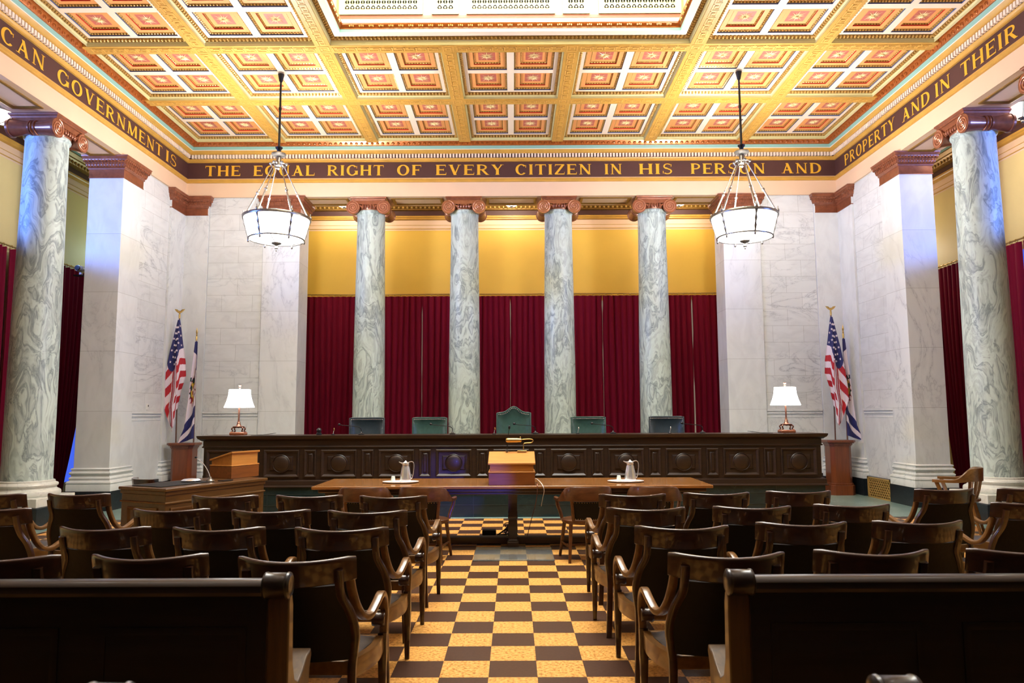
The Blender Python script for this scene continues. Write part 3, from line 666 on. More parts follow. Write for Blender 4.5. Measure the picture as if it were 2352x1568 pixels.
# ------------------------------------------------------------------ columns, piers
def volute_bolster(sx, cap):
    mb = MB(); cx, cz, R = sx * 0.328, -0.226, 0.148
    mb.lathe([(0.02, -0.37), (R, -0.37), (R, -0.335), (R - 0.012, -0.325), (0.115, -0.2), (0.10, -0.06), (0.115, -0.055), (0.115, -0.03), (0.1, -0.025), (0.108, -0.02), (0.118, 0), (0.108, 0.02), (0.1, 0.025), (0.115, 0.03), (0.115, 0.055), (0.10, 0.06), (0.115, 0.2), (R - 0.012, 0.325), (R, 0.335), (R, 0.37), (0.02, 0.37)], 28, (cx, 0, cz), 'y')
    mb.cur = 1
    for yy in (-0.372, 0.372):
        pts = []; n = 60
        for k in range(n + 1):
            a = PI / 2 + sx * 2 * PI * 2.6 * k / n; r = (R - 0.008) * (1 - 0.84 * (k / n) ** 0.85)
            pts.append((cx - 0 + r * math.cos(a), yy, cz + r * math.sin(a)))
        mb.tube(pts, 0.011, 6, (0, 1, 0))
        mb.ball((cx, yy, cz), 0.026, 0.02, 0.026, 10, 5)
    return mb.build('volute', ['bronze', 'bronze_edge'], cap)
def make_column(label):
    """classical column, feet at z=0, abacus top at z=6.30, scroll faces looking along y"""
    t = thing('column', label, 'column')
    MB().lathe([(0.34, 0.62), (0.345, 0.66), (0.341, 0.70), (0.34, 1.2), (0.337, 2.2), (0.328, 3.3), (0.317, 4.3), (0.304, 5.4), (0.301, 5.93), (0.305, 5.96), (0.325, 5.975), (0.33, 6.0), (0.322, 6.03), (0.30, 6.05)], 48).build('shaft', 'column', t, smooth=50)
    b = MB().lathe([(0.44, 0.42), (0.455, 0.44), (0.462, 0.47), (0.455, 0.5), (0.435, 0.515), (0.41, 0.525), (0.395, 0.545), (0.4, 0.565), (0.415, 0.575), (0.422, 0.595), (0.412, 0.615), (0.385, 0.625), (0.375, 0.635), (0.375, 0.655), (0.35, 0.665), (0.30, 0.67)], 40).build('base', 'base_marble', t)
    MB().box(-0.47, 0.47, -0.47, 0.47, 0.29, 0.425).build('pedestal', 'base_marble', t, bevel=0.008)
    MB().box(-0.50, 0.50, -0.50, 0.50, 0, 0.29).build('plinth', 'black_marble', t, bevel=0.006)
    mb = MB(); mb.rectmold([(0.33, -0.075), (0.36, -0.07), (0.365, -0.045), (0.385, -0.03), (0.39, -0.02), (0.39, 0.0)], 0, 0, 0, 0, cap=True)
    mb.box(-0.36, 0.36, -0.345, 0.345, -0.155, -0.07)
    mb.lathe([(0.30, -0.30), (0.318, -0.27), (0.335, -0.22), (0.345, -0.17), (0.34, -0.13)], 32)
    for yy in (-0.345, 0.345):
        for k, e in enumerate((-0.115, -0.06, 0, 0.06, 0.115)): mb.ball((e, yy - (0.0 if yy < 0 else 0), -0.205), 0.026, 0.032, 0.05, 8, 5)
        for e in (-1, 1):
            for q in range(3): mb.tube([(e * 0.2, yy * 1.04, -0.17), (e * (0.165 - 0.01 * q), yy * 1.05, -0.19 - 0.02 * q), (e * 0.13, yy * 1.03, -0.2 - 0.03 * q)], 0.011, 5)
    cp = mb.build('capital', 'bronze', t, loc=(0, 0, 6.30))
    volute_bolster(-1, cp); volute_bolster(1, cp)
    return t
colA = make_column('leftmost of the four grey veined marble columns behind the judges bench')
colA.location = (-3.083, 15.66, 0)
G4 = 'marble columns behind the bench'; colA['group'] = G4
for k, l in ((-1, 'veined marble column behind the bench, second from the left'), (1, 'veined marble column behind the bench, third from the left'), (3, 'rightmost of the four grey veined marble columns behind the judges bench')):
    dup(colA, (k * 1.0275, 15.66, 0), 0, l, G4)
GS = 'marble columns along the sides of the room'
dup(colA, (-7.39, 11.22, 0), PI / 2, 'large blue lit marble column along the left side of the room', GS)
dup(colA, (7.37, 11.22, 0), -PI / 2, 'large swirling green marble column along the right side of the room', GS)
dup(colA, (7.37, 9.17, 0), -PI / 2, 'marble column at the right edge, only the scroll of its capital in view', GS)
CAPP = [(0, -0.40), (0.012, -0.40), (0.012, -0.385), (0.006, -0.375), (0.006, -0.245), (0.02, -0.24), (0.025, -0.225), (0.018, -0.215), (0.03, -0.20), (0.048, -0.175), (0.05, -0.16), (0.055, -0.155), (0.055, -0.12), (0.066, -0.115), (0.085, -0.085), (0.088, -0.065), (0.1, -0.06), (0.1, -0.025), (0.108, -0.02), (0.112, 0.0), (0.0, 0.0)]
BASP = [(0.0, 0.73), (0.02, 0.725), (0.035, 0.71), (0.02, 0.695), (0.02, 0.67), (0.04, 0.66), (0.05, 0.64), (0.04, 0.62), (0.025, 0.61), (0.022, 0.585), (0.045, 0.565), (0.05, 0.55), (0.04, 0.535), (0.04, 0.515), (0.07, 0.50), (0.08, 0.475), (0.07, 0.45), (0.075, 0.44), (0.075, 0.335)]
def capital(parent, x0, x1, y0, y1):
    mb = MB(); mb.rectmold([(d, 6.30 + z) for d, z in CAPP], x0, x1, y0, y1)
    def row(a, b, put, n):
        for k in range(n):
            q = a + (b - a) * (k + .5) / n; put(q)
    nx, ny = round((x1 - x0) / 0.055), round((y1 - y0) / 0.055)
    for z, d, r in ((6.125, 0.046, 0.019), (6.163, 0.06, 0.014), (6.205, 0.085, 0.018)):
        row(x0 - d, x1 + d, lambda q: mb.ball((q, y0 - d, z), r, r * .8, r * 1.3, 6, 3), nx + 2)
        for xx in (x0 - d, x1 + d): row(y0 - d, y1 + d, lambda q: mb.ball((xx, q, z), r * .8, r, r * 1.3, 6, 3), ny + 2)
    return mb.build('capital', 'bronze', parent)
def make_pier(label, x0, x1, y0, y1, group=None, base=True):
    t = thing('pier', label, 'pier', ((x0 + x1) / 2, (y0 + y1) / 2, 0), 0, group)
    cx, cy = t.location.x, t.location.y; a, b, c, d = x0 - cx, x1 - cx, y0 - cy, y1 - cy
    MB().box(a, b, c, d, 0.30, 6.29).build('shaft', 'marble_pier', t, bevel=0.004)
    capital(t, a, b, c, d)
    if base:
        mb = MB(); mb.rectmold(BASP, a, b, c, d); mb.build('base', 'base_marble' if base == 2 else 'marble', t)
        MB().box(a - 0.085, b + 0.085, c - 0.085, d + 0.085, 0, 0.335).build('plinth', 'black_marble', t)
    return t
make_pier('square white marble pier at the left, its upper half lit blue', -7.62, -7.0, 12.78, 13.46, 'square marble piers')
make_pier('square white marble pier at the right, behind the slat backed chair', 7.0, 7.60, 12.78, 13.46, 'square marble piers')
make_pier('white marble pier left of the crimson curtains behind the left desk lamp', -5.32, -4.53, 15.28, 15.94, 'square marble piers')
make_pier('white marble pier right of the crimson curtains, left of the right desk lamp', 4.53, 5.32, 15.28, 15.94, 'square marble piers')
def corner(label, s):
    t = thing('corner_pilaster', label, 'pilaster', (s * 7.0, 15.28, 0), 0, 'corner pilasters')
    mb = MB()
    for q in ((0, 0.60, -0.64, 0.62), (-0.50, 0.0, 0.0, 0.62)):
        x0, x1 = sorted((s * q[0], s * q[1])); mb.box(x0, x1, q[2], q[3], 0.3, 6.29)
    mb.build('shaft', 'marble', t, smooth=0)
    for q in ((0, 0.05, -0.63, 0.03), (-0.47, 0.05, 0.0, 0.04)):
        x0, x1 = sorted((s * q[0], s * q[1])); capital(t, x0, x1, q[2], q[3])
    mb = MB()
    for q in ((0, 0.05, -0.64, 0.03), (-0.50, 0.05, 0.0, 0.04)):
        x0, x1 = sorted((s * q[0], s * q[1])); mb.rectmold(BASP, x0, x1, q[2], q[3])
    mb.build('base', 'marble', t)
    mb = MB()
    for q in ((0, 0.05, -0.64, 0.03), (-0.50, 0.05, 0.0, 0.04)):
        x0, x1 = sorted((s * q[0], s * q[1])); mb.box(x0 - 0.085, x1 + 0.085, q[2] - 0.085, q[3], 0, 0.335)
    mb.build('plinth', 'black_marble', t, smooth=0)
corner('marble corner pilaster behind the flags on the left', -1); corner('marble corner pilaster behind the flags on the right', 1)
# vent grille on the right
vt = tag(MB().box(6.955, 6.965, 13.56, 14.43, 0.0, 0.385).build('vent_grille', 'lattice_dark'), 'gold lattice vent grille low on the right marble wall', 'vent')
mb = MB()
for y0, y1, z0, z1 in ((13.56, 14.43, 0.36, 0.39), (13.56, 14.43, 0.0, 0.03), (13.56, 13.59, 0, 0.39), (14.40, 14.43, 0, 0.39)): mb.box(6.93, 6.957, y0, y1, z0, z1)
mb.build('frame', 'bead_gold', vt)
mb = MB()
for k in range(-4, 12):
    for e in (1, -1):
        pts = []
        for z in (0.03, 0.36):
            y = 13.58 + 0.082 * k + (z if e > 0 else (0.36 - z)) * 0.9; pts.append((y, z))
        (ya, za), (yb, zb) = pts
        f = lambda yy: za + (zb - za) * (yy - ya) / (yb - ya)
        lo, hi = min(ya, yb), max(ya, yb); a = max(lo, 13.59); b = min(hi, 14.40)
        if b - a > 0.02: mb.sweep([(6.945, a, f(a)), (6.945, b, f(b))], rrect(0.012, 0.024), (1, 0, 0))
mb.build('lattice', 'bead_gold', vt)
it = tag(MB().box(-7.045, -7.01, 14.03, 14.085, 1.74, 1.86).build('intercom', 'paper', bevel=0.006), 'small white control box on the left marble wall', 'control box')
MB().box(-7.008, -7.004, 14.045, 14.07, 1.80, 1.835).build('button', 'black', it)
# spotlight bracket beside the left pier
cb = thing('camera_bracket', 'black and silver camera on a bracket beside the left pier', 'camera', (-7.78, 12.95, 4.16))
MB().box(-0.11, 0.13, -0.05, 0.05, -0.02, 0.0).build('shelf', 'dark_metal', cb); MB().lathe([(0.05, -0.11), (0.062, -0.06), (0.066, 0.06), (0.05, 0.1)], 14, (0.0, 0, 0.11), 'y').build('body', 'steel', cb)
MB().lathe([(0.045, -0.13), (0.048, -0.1)], 14, (0.0, 0, 0.11), 'y').build('lens', 'black', cb); MB().box(0.09, 0.12, -0.02, 0.1, 0.0, 0.2).box(-0.02, 0.02, -0.02, 0.02, 0, 0.06).build('arm', 'steel', cb)

# ------------------------------------------------------------------ curtains
def curtain(label, group, a, b, base, axis, ztop, zbot, pitch=0.145, amp=0.075, taper=None, ringrad=0.028, seams=(None, None)):
    """hanging pleats between a and b on a rod; axis 'x': wall faces -y at y=base, axis 'y': along y at x=base"""
    L = b - a; nf = max(3, round(L / pitch)); n = nf * 8; nz = 20; ph = [random.uniform(-.35, .35) for _ in range(nf + 2)]; am = [random.uniform(.6, 1.2) for _ in range(nf + 2)]; ox = 0
    t = thing('curtain', label, 'curtain', (((a + b) / 2, base, zbot) if axis == 'x' else (base, (a + b) / 2, zbot)), 0, group)
    def pt(i, j):
        u = i / n; v = j / nz; z = ztop - (ztop - zbot) * v; k = u * nf; f = int(min(k, nf - 1)); w = k - f
        aa = am[f] * (1 - w) + am[f + 1] * w; pp = ph[f] * (1 - w) + ph[f + 1] * w
        d = amp * aa * (0.55 + 0.45 * v) * (math.cos(2 * PI * (k + pp * v * 0.7)) * 0.7 + 0.3 * math.cos(4 * PI * k + pp * 3))
        s_ = a + L * u + 0.012 * math.sin(9 * u + 5 * v + a)
        s_ = min(max(s_, a), b)
        if taper: s_ -= taper * (v ** 2) * u ** 4
        for e, sm in ((0, seams[0]), (1, seams[1])):
            if sm and abs(u - e) < 1e-6: s_ += (1 if e else -1) * next((w for v0, v1, w in sm if v0 <= v <= v1), 0.006)
        z += 0.008 * math.cos(2 * PI * k) * (1 - v)
        return (s_ - (a + b) / 2, d, z - zbot) if axis == 'x' else (d, s_ - (a + b) / 2, z - zbot)
    mb = MB(); vs = [pt(i, j) for i in range(n + 1) for j in range(nz + 1)]; W_ = nz + 1
    mb.add(vs, [(i * W_ + j, (i + 1) * W_ + j, (i + 1) * W_ + j + 1, i * W_ + j + 1) for i in range(n) for j in range(nz)])
    mb.build('drape', 'velvet', t, smooth=80, fix=False)
    rg = None
    for k in range(nf):
        s_ = a + L * (k + .5) / nf - (a + b) / 2; p = (s_, 0, ztop + 0.035 - zbot) if axis == 'x' else (0, s_, ztop + 0.035 - zbot)
        if rg is None:
            mb = MB(); ring = [((0, ringrad * math.cos(q), ringrad * math.sin(q)) if axis == 'x' else (ringrad * math.cos(q), 0, ringrad * math.sin(q))) for q in [2 * PI * i / 12 for i in range(12)]]
            mb.tube(ring, 0.0055, 5, (1, 0, 0) if axis == 'x' else (0, 1, 0), loop=True); rg = mb.build('ring', 'brass', t, loc=p)
        else: childcopy(rg, t, p)
    return t
GC = 'crimson curtains behind the bench'
SEAM = [(-2.226, [(.06, .4, -.006), (.4, .56, 0)]), (-.043, [(.04, .1, -.008), (.1, .2, 0)]), (2.245, [(.03, .08, -.006), (.3, 1, -.001)]), (4.465, [(.03, .2, -.012), (.2, .26, -.004), (.5, 1, -.004)])]
lab = ['crimson velvet curtain left of the leftmost column behind the bench', 'crimson curtain between the first and second columns, left half beside the light gap', 'crimson curtain between the first and second columns, right half beside the light gap',
       'crimson curtain between the second and third columns, left half', 'crimson curtain between the second and third columns, right half', 'crimson curtain between the third and fourth columns, left half', 'crimson curtain between the third and fourth columns, right half',
       'narrow crimson curtain just right of the rightmost column behind the bench', 'crimson velvet curtain beside the right rear pier, right of the light gap']
for (a, b), l in zip(((-6.2, -3.46), (-3.44, -2.229), (-2.224, -1.16), (-1.14, -0.045), (-0.041, 1.14), (1.16, 2.243), (2.247, 3.455), (3.475, 4.461), (4.469, 6.2)), lab):
    ea = next((g for xx, g in SEAM if abs(a - xx) < .02), None); eb = next((g for xx, g in SEAM if abs(b - xx) < .02), None)
    curtain(l, GC, a, b, 17.86, 'x', 4.55, 0.02, seams=(ea, eb))
GA = 'crimson curtains in the side aisles'
curtain('crimson curtain in the left aisle between the marble column and the pier', GA, 12.66, 15.3, -8.92, 'y', 4.60, 0.12, taper=0.8)
curtain('dark crimson curtain left of the left marble column', GA, 8.2, 12.6, -8.92, 'y', 4.60, 0.12)
curtain('crimson curtain in the right aisle between the pier and the marble column', GA, 12.56, 15.3, 8.92, 'y', 4.60, 0.12, taper=0.5)
curtain('dark crimson curtain right of the right marble column', GA, 8.2, 12.5, 8.92, 'y', 4.60, 0.12)
def rod(label, p0, p1):
    a, b = Vector(p0), Vector(p1)
    mb = MB(); mb.tube([a, b], 0.016, 10); o = mb.build('curtain_rod', 'brass'); tag(o, label, 'curtain rod', 'brass curtain rods')
    for q, e in ((a, a - b), (b, b - a)):
        e = e.normalized(); m2 = MB(); m2.ball(q + e * 0.03, 0.034, n=10, h=6); m2.build('finial', 'dark_metal', o)
    return o
rod('long brass curtain rod across the yellow wall behind the bench', (-6.3, 17.86, 4.60), (6.3, 17.86, 4.60))
rod('brass curtain rod in the left aisle', (-8.92, 8.0, 4.645), (-8.92, 15.1, 4.645)); rod('brass curtain rod in the right aisle', (8.92, 8.0, 4.645), (8.92, 15.03, 4.645))

# ------------------------------------------------------------------ lights of the room
def bowl_light():
    t = thing('ceiling_bowl_light', '', 'ceiling light', (0, 0, 0))
    MB().lathe([(0.02, 0.0), (0.10, 0.012), (0.17, 0.05), (0.2, 0.1), (0.195, 0.1), (0.165, 0.055), (0.1, 0.022), (0.02, 0.01)], 24).build('bowl', 'bowl_small', t)
    mb = MB()
    for k in range(6):
        a = 2 * PI * k / 6; mb.tube([(0.03 * math.cos(a), 0.03 * math.sin(a), -0.004), (0.10 * math.cos(a), 0.10 * math.sin(a), 0.007), (0.172 * math.cos(a), 0.172 * math.sin(a), 0.045), (0.206 * math.cos(a), 0.206 * math.sin(a), 0.1)], 0.006, 5)
    mb.tube([(0.206 * math.cos(2 * PI * k / 24), 0.206 * math.sin(2 * PI * k / 24), 0.1) for k in range(24)], 0.01, 6, (0, 0, 1), loop=True)
    mb.build('strap', 'pewter', t)
    MB().lathe([(0.005, -0.05), (0.014, -0.035), (0.01, -0.02), (0.035, -0.006), (0.04, 0.004)], 12).build('finial', 'pewter', t)
    mb = MB()
    for k in range(3):
        a = 2 * PI * k / 3; mb.tube([(0.2 * math.cos(a), 0.2 * math.sin(a), 0.1), (0.02 * math.cos(a), 0.02 * math.sin(a), 0.36)], 0.005, 5)
    mb.lathe([(0.09, 0.46), (0.08, 0.43), (0.02, 0.40), (0.02, 0.34)], 16); mb.build('hanger', 'pewter', t)
    return t
b0 = bowl_light(); b0.location = (-3.98, 16.9, 6.54); GB = 'glass bowl lights on the rear ceiling'; b0['group'] = GB; b0['label'] = 'lit glass bowl light left of the leftmost rear column capital'
dup(b0, (0.0, 16.9, 6.54), 0, 'lit glass bowl light in the middle, between the second and third capitals', GB); dup(b0, (3.98, 16.9, 6.54), 0, 'lit glass bowl light right of the rightmost rear column capital', GB)
for p in ((-3.98, 16.9, 6.78), (0, 16.9, 6.78), (3.98, 16.9, 6.78)): light('rear_ceiling_lamp', 'POINT', p, 32, (1.0, 0.93, 0.8), radius=0.08)
GAL = 'glass bowl lanterns of the side aisles'
dup(b0, (7.97, 10.95, 6.18), 0, 'large lit glass lantern beside the right column capital', GAL, (1.5, 1.5, 1.7)); dup(b0, (-8.08, 10.95, 6.18), 0, 'lit glass lantern behind the left column capital', GAL, (1.5, 1.5, 1.7))
light('passage_fill', 'POINT', (8.5, 16.4, 5.3), 26, (1.0, 0.96, 0.9), radius=0.15); light('passage_fill', 'POINT', (-8.5, 16.4, 5.3), 22, (0.6, 0.95, 1.0), radius=0.15)  # added unseen lamps behind the piers, standing in for daylight on the aisle walls
light('aisle_lamp', 'POINT', (8.1, 10.95, 6.62), 30, (1.0, 0.9, 0.75), radius=0.08)
def chandelier(label):
    t = thing('chandelier', label, 'chandelier', (0, 0, 0), 0, 'hanging bowl chandeliers')   # origin at the rim centre
    R1, R2, zb, zh = 0.545, 0.45, -0.36, 0.96
    MB().lathe([(R2 - 0.01, zb + 0.005), (R1 - 0.012, -0.01), (R1 - 0.03, -0.01), (R2 - 0.03, zb + 0.02)], 40, cap=False).lathe([(0.03, zb - 0.06), (0.2, zb - 0.045), (0.36, zb - 0.015), (R2 - 0.012, zb + 0.008), (R2 - 0.03, zb + 0.02), (0.03, zb - 0.03)], 40, cap=False).build('bowl', 'bowl', t)
    ringp = lambda r, z: [(r * math.cos(2 * PI * k / 36), r * math.sin(2 * PI * k / 36), z) for k in range(36)]
    MB().sweep(ringp(R1, 0), rrect(0.05, 0.028), (0, 0, 1), loop=True).build('top_rim', 'pewter', t)
    MB().sweep(ringp(R2, zb), rrect(0.022, 0.026), (0, 0, 1), loop=True).build('bottom_rim', 'pewter', t)
    for k in range(6):
        a = 2 * PI * (k + 0.22) / 6; c_, s_ = math.cos(a), math.sin(a); mb = MB(); pts = []; scl = []
        for q in range(13):
            v = q / 12; r = R1 + (R2 - R1) * v + 0.004; pts.append((r * c_, r * s_, zb * v)); scl.append(1.0 + 0.45 * math.sin(v * PI * 6) * (0.5 + 0.5 * (1 - v)))
        mb.sweep(pts, rrect(0.035, 0.016), (-s_, c_, 0), scl); mb.ball((R1 * c_, R1 * s_, 0.035), 0.024, 0.024, 0.04, 8, 4); mb.tube([(R1 * c_, R1 * s_, 0.06), (R1 * c_, R1 * s_, 0.11)], 0.008, 6)
        mb.ball((R2 * c_, R2 * s_, zb - 0.03), 0.018, 0.018, 0.035, 8, 4)
        mb.build('strap', 'pewter', t)
        mb = MB(); p0 = Vector((0.52 * c_, 0.52 * s_, 0.02)); p1 = Vector((0.10 * c_, 0.10 * s_, zh - 0.06)); pm = p0.lerp(p1, 0.46)
        mb.tube([p0, pm], 0.015, 8); mb.tube([pm, p1], 0.009, 8); mb.ball(pm, 0.026, 0.026, 0.03, 8, 5); mb.ball(p0.lerp(p1, 0.52), 0.016, n=8)
        mb.build('hanging_rod', 'pewter', t)
        mb = MB(); mb.tube(catmull([(0.02 * c_, 0.02 * s_, zh - 0.02), (0.08 * c_, 0.08 * s_, zh + 0.015), (0.125 * c_, 0.125 * s_, zh - 0.02), (0.10 * c_, 0.10 * s_, zh - 0.06)], 4), 0.014, 6); mb.ball((0.13 * c_, 0.13 * s_, zh - 0.005), 0.026, n=8); mb.build('arm', 'pewter', t)
    mb = MB()
    for k in range(3):
        a = 2 * PI * (k + 0.3) / 3; mb.tube([(0.05 * math.cos(a), 0.05 * math.sin(a), zb - 0.066), (0.3 * math.cos(a), 0.3 * math.sin(a), zb - 0.04), (R2 * math.cos(a), R2 * math.sin(a), zb)], 0.007, 5)
    mb.lathe([(0.005, zb - 0.2), (0.016, zb - 0.185), (0.012, zb - 0.165), (0.03, zb - 0.15), (0.026, zb - 0.11), (0.014, zb - 0.1), (0.075, zb - 0.075), (0.085, zb - 0.055), (0.02, zb - 0.05)], 16); mb.build('finial', 'pewter', t)
    MB().lathe([(0.01, zh - 0.11), (0.03, zh - 0.09), (0.02, zh - 0.06), (0.055, zh - 0.04), (0.05, zh + 0.02), (0.04, zh + 0.06), (0.045, zh + 0.1), (0.035, zh + 0.12), (0.11, zh + 0.14), (0.125, zh + 0.16), (0.12, zh + 0.175), (0.04, zh + 0.185)], 20).build('hub', 'pewter', t)
    MB().lathe([(0.03, zh + 0.18), (0.035, zh + 0.24), (0.06, zh + 0.27), (0.062, zh + 0.285), (0.02, zh + 0.30), (0.018, 1.9), (0.026, 1.91), (0.026, 1.95), (0.018, 1.96), (0.016, 2.40), (0.03, 2.42), (0.05, 2.52), (0.055, 2.545), (0.04, 2.55)], 14).build('stem', 'dark_metal', t)
    return t
ch = chandelier('left glass bowl chandelier hanging before the left rear pier'); ch.location = (-3.955, 12.02, 4.925)
dup(ch, (3.93, 12.02, 4.925), 0.35, 'right glass bowl chandelier hanging before the right rear pier')
for x in (-3.955, 3.93): light('chandelier_lamp', 'POINT', (x, 12.02, 5.02), 205, (0.97, 0.975, 1.0), radius=0.2)
for x in (-3.955, 3.93): light('chandelier_lamp', 'POINT', (x, 4.14, 5.02), 8, (1.0, 0.95, 0.9), radius=0.2); light('chandelier_uplight', 'SPOT', (x, 4.14, 5.02), 230, (0.98, 0.95, 1.0), direction=(0, 0, 1), radius=0.2, spot=math.radians(160))
# ------------------------------------------------------------------ judges bench
bench = thing('judges_bench', 'long dark walnut judges bench with round bosses on its panelled front', 'bench', (0, 11.8, 0.48))
BY = 0.0
MB().box(-4.94, 4.94, 0.02, 0.42, 0, 0.79).build('body', 'bench_wood', bench, smooth=0)
mb = MB(); mb.rectmold([(0.0, 0.735), (0.03, 0.74), (0.06, 0.765), (0.07, 0.77), (0.085, 0.80), (0.085, 0.82), (0.0, 0.82)], -4.96, 4.96, 0.0, 0.62, cap=True)
mb.build('top_ledge', 'bench_wood', bench)
mb = MB(); mb.rectmold([(0.0, 0.625), (0.02, 0.628), (0.028, 0.64), (0.02, 0.65), (0.012, 0.655), (0.012, 0.735), (0, 0.735)], -4.95, 4.95, 0.0, 0.4, cap=True); mb.build('frieze_board', 'bench_wood', bench)
mb = MB(); mb.rectmold([(0.07, 0.0), (0.07, 0.015), (0.05, 0.03), (0.045, 0.1), (0.03, 0.115), (0.0, 0.125)], -4.96, 4.96, 0.0, 0.4, cap=True); mb.build('base_molding', 'bench_wood', bench)
MB().box(-4.95, 4.95, -0.005, 0.03, 0.12, 0.63).build('front_board', 'bench_wood', bench, smooth=0)
pp = [(0, 0), (0, 0.03), (0.012, 0.036), (0.03, 0.026), (0.045, 0.006), (0.055, 0.004)]
pan = None; nar = None
for k in range(11):
    x = -0.015 + (k - 5) * 0.92
    if pan is None:
        mb = MB(); mb.panel(0, 0.375, 0.57, 0.43, -0.003, pp + [(0.10, 0.006), (0.112, 0.022), (0.125, 0.026)]); pan = mb.build('square_panel', 'bench_wood', bench, loc=(x, 0, 0))
        mb = MB(); mb.lathe([(0.142, -0.024), (0.142, -0.034), (0.135, -0.04), (0.128, -0.03), (0.12, -0.036), (0.09, -0.047), (0.05, -0.054), (0.005, -0.056)], 28, (0, 0, 0.375), 'y'); mb.build('boss', 'bench_wood', pan)
    else: childcopy(pan, bench, (x, 0, 0))
    if k < 10:
        x += 0.46
        if nar is None:
            mb = MB(); mb.panel(0, 0.375, 0.19, 0.43, -0.003, pp + [(0.06, 0.006), (0.075, 0.028)]); nar = mb.build('narrow_panel', 'bench_wood', bench, loc=(x, 0, 0))
        else: childcopy(nar, bench, (x, 0, 0))

# judges chairs
def judge_chair(label, peak, mat):
    t = thing('judge_chair', label, 'chair', (0, 0, 0.48), 0, 'leather chairs of the judges')
    top = 1.075 if not peak else 1.155
    prof = lambda u: (0.11 * math.exp(-((u - .5) / .2) ** 2) if peak else 0.0)
    bk = MB(); n = 16
    def fn(u, v):
        x = -0.28 + 0.56 * u; z = 0.5 + (top + prof(u) - 0.5) * v
        bul = 0.05 * (1 - (2 * u - 1) ** 4) * (1 - (2 * v - 1) ** 4)
        return (x, -0.30 - 0.10 * v - bul + 0.04 + (0.03 * (2 * u - 1) ** 2), z)
    # sitter faces -y: the padded face looks at the room
    bk.slab(lambda u, v: (fn(u, v)[0], -fn(u, v)[1] - 0.09, fn(u, v)[2]), 16, 12, (0, 0.09, 0)); 
    bk.xf(Matrix.Identity(4)); bk.build('back_cushion', mat, t)
    mb = MB(); pts = [(-0.295, 0.22, 0.5)] + [(-0.295 + 0.59 * u, 0.30 - 0.03 * abs(2 * u - 1), top + 0.012 + prof(u)) for u in [i / 14 for i in range(15)]] + [(0.295, 0.22, 0.5)]
    mb.sweep(pts, rrect(0.075, 0.03), (0, 1, 0)); mb.build('back_frame', 'green_leather' if mat == 'green_leather' else 'blue_leather', t)
    mb = MB()
    for k in range(22):
        u = (k + .5) / 22; mb.ball((-0.275 + 0.55 * u, 0.225, top - 0.012 + prof(u)), 0.0095, n=6, h=3)
    for k in range(20):
        z = 0.52 + (top - 0.54) * k / 19
        for s_ in (-1, 1): mb.ball((s_ * 0.278, 0.175 + 0.065 * (z - .5) / .57, z), 0.0095, n=6, h=3)
    mb.build('nail_head', 'steel', t)['kind'] = 'stuff'
    MB().slab(lambda u, v: (-0.3 + 0.6 * u, -0.32 + 0.56 * v, 0.5 + 0.03 * (1 - (2 * u - 1) ** 4) * (1 - (2 * v - 1) ** 4)), 8, 8, (0, 0, -0.09)).build('seat', mat, t)
    for s_ in (-1, 1):
        mb = MB(); mb.sweep(catmull([(s_ * 0.31, 0.22, 0.68), (s_ * 0.32, 0, 0.69), (s_ * 0.32, -0.24, 0.67), (s_ * 0.31, -0.28, 0.58), (s_ * 0.3, -0.27, 0.45)], 4), rrect(0.055, 0.04)); mb.build('arm', 'chair_wood', t)
    mb = MB(); mb.lathe([(0.04, 0.12), (0.035, 0.41)], 12)
    mb.build('post', 'dark_metal', t)
    for k in range(4):
        a = PI / 4 + k * PI / 2; m2 = MB(); m2.sweep([(0, 0, 0.13), (0.2 * math.cos(a), 0.2 * math.sin(a), 0.08), (0.3 * math.cos(a), 0.3 * math.sin(a), 0.0)], rrect(0.045, 0.04), (-math.sin(a), math.cos(a), 0)); m2.build('foot', 'chair_wood', t)
    return t
j1 = judge_chair('tall centre judge chair of green leather with an arched top', True, 'green_leather'); j1.location = (0.03, 12.72, 0.48)
j2 = judge_chair('green leather judge chair just left of the arched centre chair', False, 'green_leather'); j2.location = (-1.46, 12.72, 0.48)
dup(j2, (1.35, 12.72, 0.48), 0, 'green leather judge chair just right of the arched centre chair')
j3 = judge_chair('leftmost judge chair, dark blue black leather', False, 'blue_leather'); j3.location = (-2.53, 12.72, 0.48); j3.rotation_euler = (0, 0, 0.16)
dup(j3, (2.68, 12.72, 0.48), -0.2, 'rightmost judge chair, dark blue black leather')

